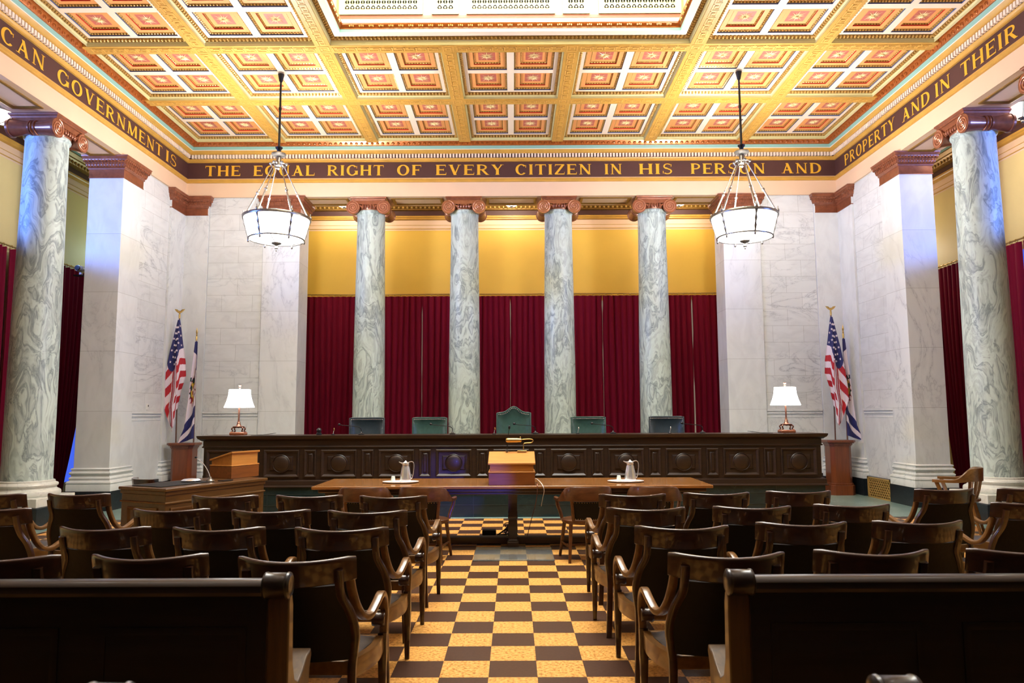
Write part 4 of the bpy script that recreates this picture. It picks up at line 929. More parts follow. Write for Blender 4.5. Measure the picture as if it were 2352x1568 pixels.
# things on the bench
BT = 1.3005
def table_lamp(label):
    t = thing('table_lamp', label, 'lamp', (0, 0, BT), 0, 'shaded lamps at the ends of the bench')
    MB().box(-0.12, 0.12, -0.09, 0.09, 0, 0.05).build('base', 'bronze', t, bevel=0.012)
    mb = MB()
    for sx in (-1, 1):
        for sy in (-1, 1): mb.sweep(catmull([(sx * 0.10, sy * 0.07, 0.05), (sx * 0.075, sy * 0.05, 0.07), (sx * 0.09, sy * 0.06, 0.11), (sx * 0.05, sy * 0.035, 0.135), (0, 0, 0.13)], 4), circ(0.012, 6), (0, 0.3, 1))
    mb.lathe([(0.09, 0.135), (0.095, 0.145), (0.05, 0.155), (0.02, 0.16), (0.0, 0.11)], 16); mb.build('foot', 'copper', t)
    MB().lathe([(0.045, 0.15), (0.025, 0.19), (0.03, 0.2), (0.02, 0.22), (0.014, 0.26), (0.015, 0.4), (0.012, 0.52), (0.01, 0.70)], 12).build('stem', 'copper', t)
    MB().lathe([(0.245, 0.455), (0.246, 0.46), (0.21, 0.55), (0.185, 0.64), (0.175, 0.73), (0.178, 0.745), (0.17, 0.75), (0.165, 0.74), (0.178, 0.64), (0.20, 0.55), (0.238, 0.46)], 32, cap=False, sy=0.75).build('shade', 'shade', t)
    MB().lathe([(0.006, 0.70), (0.006, 0.76), (0.02, 0.78), (0.012, 0.79), (0.028, 0.82), (0.01, 0.83)], 10).build('finial', 'copper', t)
    return t
l1 = table_lamp('left shaded bronze lamp on the bench end'); l1.location = (-4.50, 12.05, BT); dup(l1, (4.51, 12.05, BT), 0, 'right shaded bronze lamp on the bench end')
for x in (-4.50, 4.51): light('desk_lamp', 'POINT', (x, 12.05, BT + 0.6), 9, (1.0, 0.9, 0.78), radius=0.06)
def gooseneck(label, x, y, dx, h, head=(0, 0, 0)):
    t = thing('gooseneck_microphone', label, 'microphone', (x, y, BT), 0, 'microphones on the bench')
    MB().lathe([(0.05, 0), (0.05, 0.015), (0.02, 0.03), (0.01, 0.05)], 14).build('base', 'black', t)
    pts = catmull([(0, 0, 0.03), (0.0, 0, 0.08), (-0.02, -0.01, 0.115), (-0.08, -0.02, 0.135), (dx + 0.05, -0.04, h - 0.01), (dx, -0.05, h)], 5)
    MB().tube(pts, 0.006, 6).build('neck', 'dark_metal', t); MB().ball((dx - 0.01, -0.055, h + 0.005), 0.022, 0.018, 0.02, 8, 5).build('head', 'black', t)
    return t
for x, l in ((-2.48, 'gooseneck microphone before the leftmost judge chair'), (-0.98, 'gooseneck microphone at the right edge of the chair left of centre'), (0.385, 'gooseneck microphone before the arched centre chair'), (1.66, 'gooseneck microphone before the chair right of centre'), (3.13, 'gooseneck microphone right of the rightmost judge chair')):
    gooseneck(l, x, 12.05, -0.34, 0.165)
def stick(label, x, mat):
    t = thing('stick_microphone', label, 'microphone', (x, 12.0, BT), 0, 'short upright microphones on the bench')
    MB().lathe([(0.03, 0), (0.03, 0.012), (0.006, 0.02)], 12).build('base', 'black', t); MB().tube([(0, 0, 0.015), (0.012, 0, 0.07)], 0.005, 6).build('stem', 'steel', t); MB().ball((0.016, 0, 0.09), 0.009, 0.009, 0.024, 8, 5).build('head', mat, t)
for x, l, m_ in ((-2.93, 'short gold tipped microphone left of the leftmost judge chair', 'brass'), (-0.295, 'short microphone at the left edge of the arched centre chair', 'brass'), (1.075, 'short microphone before the chair right of centre', 'steel'), (2.58, 'short microphone before the rightmost judge chair', 'steel')): stick(l, x, m_)
t = thing('web_camera', 'small black camera on the bench left of the judge chairs', 'camera', (-3.16, 12.0, BT))
MB().lathe([(0.045, 0), (0.045, 0.03), (0.03, 0.04)], 14).build('base', 'black', t); MB().ball((0, 0, 0.075), 0.042, n=12, h=8).build('head', 'black', t)
for x, a, l in ((-4.06, 0.0, 'thin dark folder on the bench right of the left lamp'), (4.05, PI, 'thin dark folder on the bench left of the right lamp')):
    tag(MB().slab(lambda u, v: (-0.17 + 0.34 * u, -0.11 + 0.22 * v, 0.006 + 0.028 * u ** 2), 6, 1, (0, 0, -0.005)).build('folder', 'black', loc=(x, 11.98, BT)), l, 'folder', 'folders on the bench').rotation_euler = (0, 0, a)

# ------------------------------------------------------------------ flags
def pedestal(label, x):
    t = thing('flag_stand', label, 'stand', (x, 14.83, 0), 0, 'cherry flag stands')
    o = lambda q, c: [(-q + c, -q * .9), (q - c, -q * .9), (q, -q * .9 + c), (q, q * .6), (-q, q * .6), (-q, -q * .9 + c)]
    mb = MB()
    for q, z0, z1 in ((0.245, 0, 0.2), (0.225, 0.2, 0.24)): mb.prism(o(q, 0.07), 'z', z0, z1)
    mb.build('base', 'stand_wood', t, smooth=0, bevel=0.006)
    MB().prism(o(0.21, 0.07), 'z', 0.24, 0.98).build('body', 'stand_wood', t, smooth=0, bevel=0.004)
    mb = MB()
    for q, z0, z1 in ((0.22, 0.96, 0.985), (0.235, 0.985, 1.02), (0.26, 1.02, 1.04), (0.28, 1.04, 1.085)): mb.prism(o(q, 0.07), 'z', z0, z1)
    mb.build('top', 'stand_wood', t, smooth=0, bevel=0.004)
pedestal('cherry wood flag stand in the left corner behind the clerk desk', -6.62); pedestal('cherry wood flag stand in the right corner beside the vent grille', 6.56)
def star5(mb, p, r, ang):
    vs = [p]; 
    for k in range(10):
        a = ang + PI / 2 + k * PI / 5; q = r if k % 2 == 0 else r * 0.42; vs.append((p[0] + q * math.cos(a), p[1], p[2] + q * math.sin(a)))
    mb.add(vs, [(0, k + 1, (k + 1) % 10 + 1) for k in range(10)])
def us_flag(label, x, y, m):
    """m = +1: free corner towards the left of the picture, -1: mirrored"""
    t = thing('american_flag', label, 'flag', (x, y, 1.08), 0, 'national flags')
    ztop = 2.55; mb = MB(); mb.tube([(-0.0, 0, 0.0), (-0.03 * m, 0, ztop)], 0.014, 8); mb.build('pole', 'pole', t)
    mb = MB(); mb.lathe([(0.018, ztop - 0.02), (0.02, ztop + 0.06), (0.012, ztop + 0.07)], 10, (-0.03 * m, 0, 0))
    mb.build('ferrule', 'brass', t)
    mb = MB(); px = -0.03 * m; mb.ball((px, 0, ztop + 0.095), 0.018, 0.018, 0.03, 8, 5); mb.ball((px, -0.012, ztop + 0.13), 0.012, n=8)
    for s_ in (-1, 1): mb.add([(px, 0, ztop + 0.12), (px + s_ * 0.045, -.004, ztop + 0.165), (px + s_ * 0.11, 0, ztop + 0.175), (px + s_ * 0.075, 0, ztop + 0.125), (px + s_ * 0.02, 0, ztop + 0.085), (px + s_ * 0.04, 0.008, ztop + 0.13)], [(0, 1, 5), (1, 2, 5), (2, 3, 5), (3, 4, 5), (4, 0, 5)])
    mb.build('eagle', 'brass', t, smooth=0)
    # draped cloth: u across (0 free side .. 1 hoist side), v down
    NU, NV = 90, 150; L = 2.27
    tl = [(0, 0.02, 0.03), (.12, 0.07, 0.06), (.3, 0.14, 0.10), (.5, 0.20, 0.16), (.66, 0.235, 0.18), (.8, 0.25, 0.11), (1, 0.10, 0.05)]
    def span(v):
        for (a, l0, r0), (b, l1, r1) in zip(tl, tl[1:]):
            if v <= b: k = (v - a) / (b - a); return l0 + (l1 - l0) * k, r0 + (r1 - r0) * k
        return tl[-1][1:]
    def P_(u, v):
        l, r = span(v); xx = -l + (l + r) * u
        bot = 1.0 - 0.10 * abs(u - 0.42) * 2 - (0.12 if u > .72 else 0.0) * min(1, (u - .72) / .05 if u > .72 else 0)
        yy = -0.05 - 0.045 * math.sin(u * PI * 3.3 + 0.6 + v * 1.2) * min(1, v * 2.5) - 0.03 * math.sin(u * PI)
        return (m * xx * 1.0 - 0.02 * m, yy, ztop - 0.06 - L * v * bot)
    mb = MB(); vs = [P_(i / NU, j / NV) for i in range(NU + 1) for j in range(NV + 1)]; fs = []; ms = []
    for i in range(NU):
        for j in range(NV):
            u, v = (i + .5) / NU, (j + .5) / NV
            edge = 0.43 + 0.05 * math.sin(u * 7) - (0.14 * (u - .62) / .38 if u > .62 else 0)
            if v < edge: c = 2
            elif u > .66: c = 0 if int((v - edge) * 14 - (u - .66) * 2.2) % 2 else 1
            elif u > .30: c = 0 if int((u - .30) * 13.0 - (v - .43) * 2.0 + 20) % 2 == 0 else 1
            else: c = 0 if int((v - .43) * 11 + u * 5) % 2 else 1
            k = i * (NV + 1) + j; fs.append((k, k + NV + 1, k + NV + 2, k + 1)); ms.append(c)
    o = len(mb.f); mb.add(vs, fs); mb.m = ms
    cl = mb.build('cloth', ['us_red', 'us_white', 'us_blue'], t, smooth=80, fix=False)
    mb = MB(); rnd = random.Random(3)
    for q in range(7):
        for r in range(4):
            v = 0.07 + q * 0.055; u = 0.16 + r * 0.24 + (0.1 if q % 2 else 0)
            if u > .95 or v > 0.40 - (0.1 if u > .7 else 0): continue
            p = P_(u, v); star5(mb, (p[0], p[1] - 0.008, p[2]), 0.031, rnd.uniform(-.3, .3))
    mb.build('stars', 'us_white', cl, smooth=0, fix=False)
def state_flag(label, x, y, m):
    t = thing('state_flag', label, 'flag', (x, y, 1.08), 0, 'white and blue state flags')
    ztop = 2.12; mb = MB(); mb.tube([(0, 0, 0.0), (-0.02 * m, 0, ztop)], 0.014, 8); mb.build('pole', 'pole', t)
    MB().lathe([(0.02, ztop - 0.05), (0.02, ztop + 0.03), (0.012, ztop + 0.05), (0.018, ztop + 0.07), (0.01, ztop + 0.09), (0.022, ztop + 0.13), (0.003, ztop + 0.22)], 10, (-0.02 * m, 0, 0)).build('spearhead', 'brass', t)
    NU, NV = 64, 150; L = 2.06
    tl = [(0, 0.03, 0.025), (.15, 0.055, 0.035), (.4, 0.09, 0.03), (.65, 0.13, 0.03), (.85, 0.17, 0.03), (1, 0.29, 0.03)]
    def span(v):
        for (a, l0, r0), (b, l1, r1) in zip(tl, tl[1:]):
            if v <= b: k = (v - a) / (b - a); return l0 + (l1 - l0) * k, r0 + (r1 - r0) * k
        return tl[-1][1:]
    def P_(u, v):
        l, r = span(v); xx = -l + (l + r) * u
        yy = -0.045 - 0.04 * math.sin(u * PI * 2.4 + 0.3 + v) * min(1, v * 3)
        return (m * xx, yy, ztop - 0.07 - L * v * (1 - 0.05 * u))
    def colr(u, v):
        if v < .10 + .05 * u: return 1
        if u > .88 and v < .3: return 1
        e = v + 0.16 * (u - .5)
        if .36 < v < .40 and u < .25: return 2
        d = math.hypot((u - .55) / .42, (v - .50) / .15)
        nn = math.sin(u * 23 + v * 40) + math.sin(u * 11 - v * 71)
        if d + .12 * nn < 1.0:
            if d < .40: return 0 if nn > -.3 else (4 if u < .5 else 0)
            if d + .1 * nn < .66: return 3
            if v > .56: return 4 if nn > -.6 else 0
            return 2 if nn > -.5 else (4 if nn > -1.1 else 0)
        if .74 < e < .86: return 1
        if e > .93: return 1
        return 0
    mb = MB(); vs = [P_(i / NU, j / NV) for i in range(NU + 1) for j in range(NV + 1)]; fs = []; ms = []
    for i in range(NU):
        for j in range(NV): k = i * (NV + 1) + j; fs.append((k, k + NV + 1, k + NV + 2, k + 1)); ms.append(colr((i + .5) / NU, (j + .5) / NV))
    mb.add(vs, fs); mb.m = ms
    mb.build('cloth', ['us_white', 'us_blue', 'seal_green', 'seal_yellow', 'seal_red'], t, smooth=80, fix=False)
us_flag('draped American flag on a pole in the left corner', -6.78, 14.78, 1); us_flag('draped American flag on a pole in the right corner', 6.50, 14.78, -1)
state_flag('draped white and blue flag with a seal, left corner, beside the American flag', -6.44, 14.82, 1); state_flag('draped white and blue flag with a seal, right corner, beside the American flag', 6.76, 14.82, -1)

# ------------------------------------------------------------------ counsel table and what is on it
tb = thing('counsel_table', 'long mahogany counsel table before the judges bench', 'table', (0.0, 9.4, 0))
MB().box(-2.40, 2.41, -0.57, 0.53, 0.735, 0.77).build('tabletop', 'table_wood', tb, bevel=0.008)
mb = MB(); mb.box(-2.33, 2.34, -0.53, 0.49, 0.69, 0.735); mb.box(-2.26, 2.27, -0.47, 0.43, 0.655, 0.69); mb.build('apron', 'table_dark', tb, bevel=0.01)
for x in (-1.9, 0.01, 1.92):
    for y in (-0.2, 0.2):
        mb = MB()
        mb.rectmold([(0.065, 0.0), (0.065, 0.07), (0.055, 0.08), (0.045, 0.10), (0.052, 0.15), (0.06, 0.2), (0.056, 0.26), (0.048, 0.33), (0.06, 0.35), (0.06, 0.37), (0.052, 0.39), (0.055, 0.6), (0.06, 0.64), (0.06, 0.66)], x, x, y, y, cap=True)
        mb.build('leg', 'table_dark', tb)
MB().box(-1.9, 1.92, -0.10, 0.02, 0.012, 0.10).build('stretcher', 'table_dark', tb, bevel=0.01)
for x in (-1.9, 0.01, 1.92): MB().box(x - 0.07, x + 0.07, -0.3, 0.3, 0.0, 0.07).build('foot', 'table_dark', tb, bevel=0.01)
TT = 0.771
def lectern(label, loc, rz, w, d, mats, lamp=False, hl=0.145, hf=0.265, hb=0.385):
    t = thing('lectern', label, 'lectern', loc, rz, None)
    MB().box(-w / 2, w / 2, 0, d, 0, hl).build('base_box', mats[0], t, bevel=0.004)
    mb = MB(); mb.box(-w / 2 - 0.004, w / 2 + 0.004, -0.004, d + 0.004, hl, hl + 0.018); mb.build('ledge_molding', mats[1], t, bevel=0.005)
    mb = MB(); a = w / 2 - 0.016
    mb.prism([(0.016, hl + 0.018), (0.016, hf - 0.015), (d - 0.016, hb - 0.02), (d - 0.016, hl + 0.018)], 'x', -a, a); mb.build('upper_box', mats[1], t, smooth=0, bevel=0.003)
    mb = MB(); mb.prism([(-0.004, hf - 0.022), (-0.004, hf), (d + 0.004, hb), (d + 0.004, hb - 0.024)], 'x', -w / 2 - 0.006, w / 2 + 0.006); mb.build('sloped_top', mats[1], t, smooth=0, bevel=0.004)
    return t
lc = lectern('honey oak lectern standing on the middle of the counsel table', (0.0, 8.90, TT), 0, 0.56, 0.40, ('podium_low', 'podium_wood'))
t = thing('reading_lamp', 'brass reading lamp on the top of the centre lectern', 'lamp', (0.13, 9.27, TT + 0.385))
MB().box(-0.06, 0.06, -0.02, 0.02, 0, 0.012).build('base', 'brass', t, bevel=0.003)
MB().tube(catmull([(0.02, 0, 0.01), (0.02, 0, 0.09), (0.05, 0, 0.105), (0.12, 0, 0.11), (0.14, 0, 0.14), (0.10, 0, 0.155), (0.0, 0, 0.15)], 4), 0.006, 7).build('arm', 'brass', t)
mb = MB(); mb.lathe([(0.008, 0.0), (0.024, -0.01), (0.026, -0.05), (0.028, -0.06), (0.03, -0.18), (0.022, -0.2), (0.005, -0.205)], 14, (0.0, 0, 0.14), 'x'); mb.ball((-0.02, 0, 0.175), 0.009, n=8); mb.build('shade', 'brass', t)
t = thing('lectern_microphone', 'thin black microphone rising behind the centre lectern', 'microphone', (-0.06, 9.27, TT + 0.385))
MB().lathe([(0.02, 0), (0.02, 0.012), (0.006, 0.02)], 10).build('base', 'black', t); MB().tube(catmull([(0, 0, 0.01), (0.008, 0, 0.15), (0.03, 0, 0.29)], 5), 0.0045, 6).build('neck', 'black', t); MB().lathe([(0.008, 0.28), (0.013, 0.29), (0.013, 0.315), (0.006, 0.325)], 10, (0.031, 0, 0)).build('head', 'black', t)
def tray_set(x, y, side):
    o = tag(MB().lathe([(0.02, 0.0), (0.19, 0.0), (0.225, 0.012), (0.23, 0.018), (0.222, 0.018), (0.188, 0.007), (0.02, 0.006)], 36, sx=1.0, sy=0.7).build('serving_tray', 'silver', loc=(x, y, TT)), 'oval silver tray on the %s half of the counsel table' % side, 'tray', 'silver trays')
    t = thing('water_pitcher', 'tall polished steel pitcher standing on the %s silver tray' % side, 'pitcher', (x + 0.06, y, TT + 0.007), 0, 'steel water pitchers')
    MB().lathe([(0.02, 0.0), (0.068, 0.0), (0.072, 0.012), (0.07, 0.06), (0.06, 0.13), (0.047, 0.19), (0.042, 0.212), (0.046, 0.222), (0.02, 0.226)], 24).build('body', 'steel', t)
    mb = MB(); mb.lathe([(0.046, 0.222), (0.044, 0.24), (0.02, 0.252), (0.012, 0.262), (0.005, 0.268)], 18); mb.sweep(catmull([(-0.03, 0, 0.232), (-0.06, 0, 0.24), (-0.085, 0, 0.252)], 4), rrect(0.04, 0.02), (0, 1, 0), [1, .95, .9, .8, .7, .6, .5, .45, .35]); mb.build('lid', 'steel', t)
    MB().sweep(catmull([(0.035, 0, 0.245), (0.08, 0, 0.255), (0.105, 0, 0.22), (0.1, 0, 0.13), (0.085, 0, 0.06), (0.066, 0, 0.045)], 5), rrect(0.018, 0.01), (0, 1, 0)).build('handle', 'steel', t)
    tag(MB().lathe([(0.032, 0.0), (0.022, 0.075), (0.019, 0.078), (0.005, 0.078)], 18).build('paper_cup', 'foam', loc=(x - 0.09, y - 0.04, TT + 0.007)), 'upturned white cup on the %s silver tray' % side, 'cup', 'white cups')
tray_set(-1.40, 9.30, 'left'); tray_set(1.43, 9.28, 'right')
tag(MB().tube(catmull([(0.275, 9.12, TT + 0.06), (0.31, 9.0, TT + 0.062), (0.36, 8.82, TT + 0.02), (0.385, 8.80, 0.72), (0.375, 8.95, 0.62), (0.36, 9.1, 0.5)], 6), 0.004, 6).build('white_cable', 'paper'), 'short white cable plugged into the right side of the lectern', 'cable')
tag(MB().tube(catmull([(0.295, 8.93, TT + 0.03), (0.305, 8.81, TT + 0.01), (0.29, 8.79, 0.6), (0.235, 9.0, 0.35), (0.19, 9.35, 0.1), (0.17, 9.75, 0.008), (0.10, 9.85, 0.008), (0.08, 9.60, 0.008)], 6), 0.0045, 6).build('brown_cable', 'copper'), 'thin brown cable hanging from the lectern to the floor', 'cable')
tag(MB().box(-0.39, -0.21, 9.66, 9.80, 0.001, 0.125).build('power_box', 'black', bevel=0.008), 'black power box on the floor under the table', 'box')
mb = MB(); rr = random.Random(5)
for k in range(7):
    mb.tube(catmull([(-0.2, 9.66 + 0.015 * k, 0.05)] + [(-0.1 + 0.15 * rr.random(), 9.58 + 0.16 * rr.random(), 0.02 + 0.2 * rr.random()) for _ in range(5)] + [(0.04, 9.70, 0.02)], 5), 0.0055, 5)
tag(mb.build('cable_tangle', 'black'), 'tangle of black cables beside the table post', 'cables', kind='stuff')
tag(MB().box(-0.435, 0.475, 8.265, 9.09, 0.006, 0.013).build('chair_mat', 'acrylic', smooth=0, bevel=0.002), 'clear plastic mat on the checkered floor before the table', 'mat')

# clerk desk, angled at the left
e1 = Vector((0.422, 0.907, 0)); ang = math.atan2(e1.y, e1.x)
dk = thing('clerk_desk', 'angled oak clerk desk left of the front chairs', 'desk', (-4.018, 8.582, 0), ang)
MB().box(-0.03, 1.60, -0.03, 0.78, 0.745, 0.78).build('desktop', 'desk_wood', dk, bevel=0.008)
mb = MB(); mb.box(0.0, 1.56, 0.0, 0.75, 0.0, 0.70); mb.box(-0.012, 1.575, -0.012, 0.765, 0.70, 0.745); mb.box(-0.015, 1.575, -0.015, 0.765, 0, 0.09); mb.build('body', 'desk_wood', dk, bevel=0.006)
mb = MB(); mb.rectmold([(0, 0.595), (0.012, 0.6), (0.016, 0.61), (0.008, 0.62), (0, 0.622)], 0, 1.56, 0, 0.75); mb.build('molding', 'desk_wood', dk)
for k, cx in enumerate((0.27, 0.78, 1.29)):
    mb = MB(); mb.panel(cx, 0.34, 0.42, 0.42, -0.001, [(0, 0), (0, 0.02), (0.015, 0.024), (0.04, 0.004), (0.07, 0.004)]); o = mb.build('front_panel', 'desk_wood', dk)
    mb = MB(); mb.lathe([(0.11, -0.003), (0.11, -0.014), (0.10, -0.018), (0.095, -0.012), (0.08, -0.03), (0.04, -0.042), (0.004, -0.045)], 24, (cx, 0, 0.34), 'y'); mb.build('boss', 'desk_wood', o)
mb = MB(); mb.panel(0, 0.34, 0.5, 0.42, 0, [(0, 0), (0, 0.016), (0.015, 0.02), (0.04, 0.002)]); mb.xf(Matrix.Translation((-0.001, 0.375, 0)) @ Matrix.Rotation(-PI / 2, 4, 'Z')); mb.build('side_panel', 'desk_wood', dk)
def on_desk(u, v): p = Vector((-4.018, 8.582, 0)) + e1 * u + Vector((-e1.y, e1.x, 0)) * v; return (p.x, p.y, 0.781)
tag(MB().box(0, 0.8, 0, 0.5, 0.0, 0.008).build('desk_pad', 'leather', bevel=0.003, loc=on_desk(0.06, 0.16)), 'black leather pad on the clerk desk', 'desk pad').rotation_euler = (0, 0, ang)
p = on_desk(1.52, 0.30); lectern('honey oak lectern standing at the end of the clerk desk', (p[0] - e1.y * 0.40, p[1] + e1.x * 0.40, p[2]), ang + PI, 0.50, 0.40, ('podium_low', 'podium_wood'), hl=0.16, hf=0.25, hb=0.36)
p = on_desk(0.86, 0.24)
t = thing('desk_microphone', 'silver gooseneck microphone on the clerk desk', 'microphone', (p[0], p[1], 0.79))
MB().lathe([(0.055, 0), (0.05, 0.012), (0.022, 0.03), (0.012, 0.055)], 16).build('base', 'pewter', t); MB().tube(catmull([(0, 0, 0.04), (-0.02, 0, 0.10), (-0.09, 0.02, 0.2), (-0.19, 0.03, 0.285)], 5), 0.005, 6).build('neck', 'steel', t); MB().ball((-0.205, 0.032, 0.296), 0.02, 0.014, 0.014, 8, 5).build('head', 'black', t)
p = on_desk(0.72, 0.42); tag(MB().lathe([(0.02, 0.0), (0.10, 0.0), (0.12, 0.012), (0.09, 0.03), (0.04, 0.036)], 24).build('conference_puck', 'steel', loc=(p[0], p[1], 0.79)), 'low round silver device on the clerk desk pad', 'device')
tag(MB().box(-0.08, 0.08, -0.05, 0.05, 0, 0.01).build('notepad', 'black', loc=(*on_desk(1.02, 0.14)[:2], 0.782)), 'small black pad beside the lectern on the clerk desk', 'notepad').rotation_euler = (0, 0, ang)
# ------------------------------------------------------------------ gallery armchairs
def armchair():
    """origin on the floor between the rear feet, sitter faces +y"""
    t = thing('armchair', '', 'chair')
    ZT = 0.93; hw = 0.285
    mb = MB(); rings = []; n = 18
    for i in range(n + 1):
        x = -hw + 2 * hw * i / n; s_ = x / hw; y = -0.13 + 0.14 * s_ * s_
        tx, ty = 1, 0.28 * s_ / hw; l = math.hypot(tx, ty); nx, ny = -ty / l, tx / l
        e = 0.5 if i in (0, n) else 1.0
        zt = ZT + 0.010 * s_ * s_ - (0.008 if i in (0, n) else 0); zb = 0.802 + 0.012 * s_ * s_
        ring = []
        for dn, z in ((-0.017, zb + .008), (0, zb), (0.013, zb + .006), (0.014, zt - .024), (0.012, zt - .010), (0.007, zt - .003), (-0.004, zt), (-0.015, zt - .003), (-0.020, zt - .010), (-0.022, zt - .024)):
            ring.append((x + nx * dn * e, y + ny * dn * e + (ZT - z) * 0.2, z))
        rings.append(ring)
    mb.loft(rings); mb.build('crest_rail', 'chair_wood', t, smooth=50)
    sp = [(.222, -.066, .882), (.222, -.050, .82), (.226, -.015, .745), (.262, .02, .66), (.284, .045, .56), (.276, .06, .47), (.268, .055, .38), (.275, .03, .2), (.288, .0, .0)]
    pathL = catmull(sp, 5)
    for s_ in (-1, 1):
        mb = MB(); mb.sweep([(s_ * p.x, p.y, p.z) for p in pathL], rrect(0.042, 0.03, 0.008), (1, 0, 0)); mb.build('rear_leg', 'chair_wood', t)
        ap = [(.255, .028, .835), (.262, .05, .76), (.280, .085, .67), (.300, .135, .612), (.320, .20, .60), (.335, .28, .632), (.342, .355, .660), (.344, .41, .655), (.346, .455, .615), (.346, .475, .55), (.344, .472, .49), (.342, .468, .43)]
        mb = MB(); mb.sweep([(s_ * p.x, p.y, p.z) for p in catmull(ap, 5)], rrect(0.044, 0.032, 0.009), (1, 0, 0)); arm = mb.build('arm', 'arm_wood', t)
        mb = MB(); mb.lathe([(.01, -.034), (.036, -.034), (.04, -.02), (.034, 0), (.04, .02), (.036, .034), (.01, .034)], 16, (s_ * 0.322, 0.445, 0.515), 'x'); mb.build('scroll', 'chair_wood', arm)
        mb = MB(); mb.sweep([(s_ * .340, .466, .44), (s_ * .341, .466, .3), (s_ * .343, .468, .0)], rrect(0.05, 0.046, 0.008), (1, 0, 0), [1, .95, .62]); mb.build('front_leg', 'chair_wood', t)
    # leather back between the stiles
    def wz(z):
        for a, b in zip(pathL, pathL[1:]):
            if b.z <= z <= a.z: k = (a.z - z) / (a.z - b.z + 1e-9); return a.x + (b.x - a.x) * k, a.y + (b.y - a.y) * k
        return pathL[-1].x, pathL[-1].y
    def fb(u, v):
        z = 0.43 + 0.372 * v; w, y = wz(z); x = (-1 + 2 * u) * (w - 0.012)
        return (x, y - (0.052 - 0.006 * v) * (1 - (2 * u - 1) ** 2) - 0.012 + 0.008 * v, z)
    MB().slab(fb, 14, 10, (0, 0.03, 0)).build('back_panel', 'leather', t, smooth=60)
    # seat frame and cushion
    out = catmull([(-.262, .06), (-.30, .2), (-.325, .34), (-.325, .445), (-.2, .475), (0, .49), (.2, .475), (.325, .445), (.325, .34), (.30, .2), (.262, .06)], 3) if False else [Vector(p) for p in [(-.262, .06, .385), (-.305, .2, .38), (-.328, .33, .38), (-.328, .44, .385)]]
    for s_ in (-1, 1):
        mb = MB(); mb.sweep([(s_ * -p.x, p.y, p.z) for p in catmull(out, 4)], [(-.02, -.045), (.02, -.045), (.024, .02), (.02, .045), (-.016, .048)], (1, 0, 0)); mb.build('seat_rail', 'arm_wood', t)
    mb = MB(); mb.sweep(catmull([(-.32, .455, .385), (-.15, .485, .38), (.15, .485, .38), (.32, .455, .385)], 4), rrect(0.08, 0.036), (0, 0, 1)); mb.build('seat_rail', 'arm_wood', t)
    mb = MB(); mb.sweep([(-.26, .07, .385), (.26, .07, .385)], rrect(0.07, 0.03), (0, 0, 1)); mb.build('seat_rail', 'arm_wood', t)
    def fs(u, v):
        y = .06 + .405 * v; w = .25 + .055 * min(1, v * 1.3); x = (-1 + 2 * u) * w
        b = (1 - (2 * u - 1) ** 4) * (1 - (2 * v - 1) ** 4)
        return (x, y + 0.02 * (1 - (2 * u - 1) ** 2) * v, .418 + .036 * b)
    MB().slab(fs, 12, 10, (0, 0, -.03)).build('seat_cushion', 'seat_leather', t, smooth=60)
    return t
proto = armchair(); first = True
GR = 'gallery armchairs'
ordn = {1: 'beside the aisle', 2: 'second from the aisle', 3: 'third from the aisle', 4: 'fourth from the aisle', 5: 'fifth from the aisle'}
rown = {'A': 'row just ahead of the pews', 'B': 'second row from the pews', 'C': 'third row from the pews', 'D': 'row nearest the counsel table'}
SEATS = {'A': [(-1.04, 3.65, 1), (-1.80, 3.73, 2), (-2.53, 3.71, 3), (1.08, 3.71, 1), (1.83, 3.77, 2), (2.61, 3.79, 3)],
         'B': [(-1.04, 4.58, 1), (-1.81, 4.61, 2), (-2.54, 4.65, 3), (1.06, 4.59, 1), (1.85, 4.72, 2), (2.61, 4.76, 3)],
         'C': [(-1.04, 5.38, 1), (-1.76, 5.44, 2), (-2.53, 5.52, 3), (1.00, 5.48, 1), (1.80, 5.53, 2), (2.59, 5.63, 3), (-3.91, 5.61, 4), (3.98, 5.72, 4)],
         'D': [(-1.01, 6.34, 1), (-1.75, 6.41, 2), (-2.49, 6.43, 3), (1.05, 6.40, 1), (1.80, 6.48, 2), (2.56, 6.59, 3), (-3.88, 6.63, 4), (3.94, 6.73, 4), (-4.65, 6.66, 5), (4.72, 6.77, 5)]}
for r in 'ABCD':
    for x, y, k in SEATS[r]:
        l = 'wooden armchair %s of the aisle, %s, %s' % ('left' if x < 0 else 'right', rown[r], ordn[k])
        rz = random.uniform(-.02, .02) + (0.0 if k < 4 else (-0.10 if x > 0 else 0.06) * -1)
        if first: proto.location = (x, y, 0); proto.rotation_euler = (0, 0, rz); proto['label'] = l; proto['group'] = GR; first = False
        else: dup(proto, (x, y, 0), rz, l, GR)

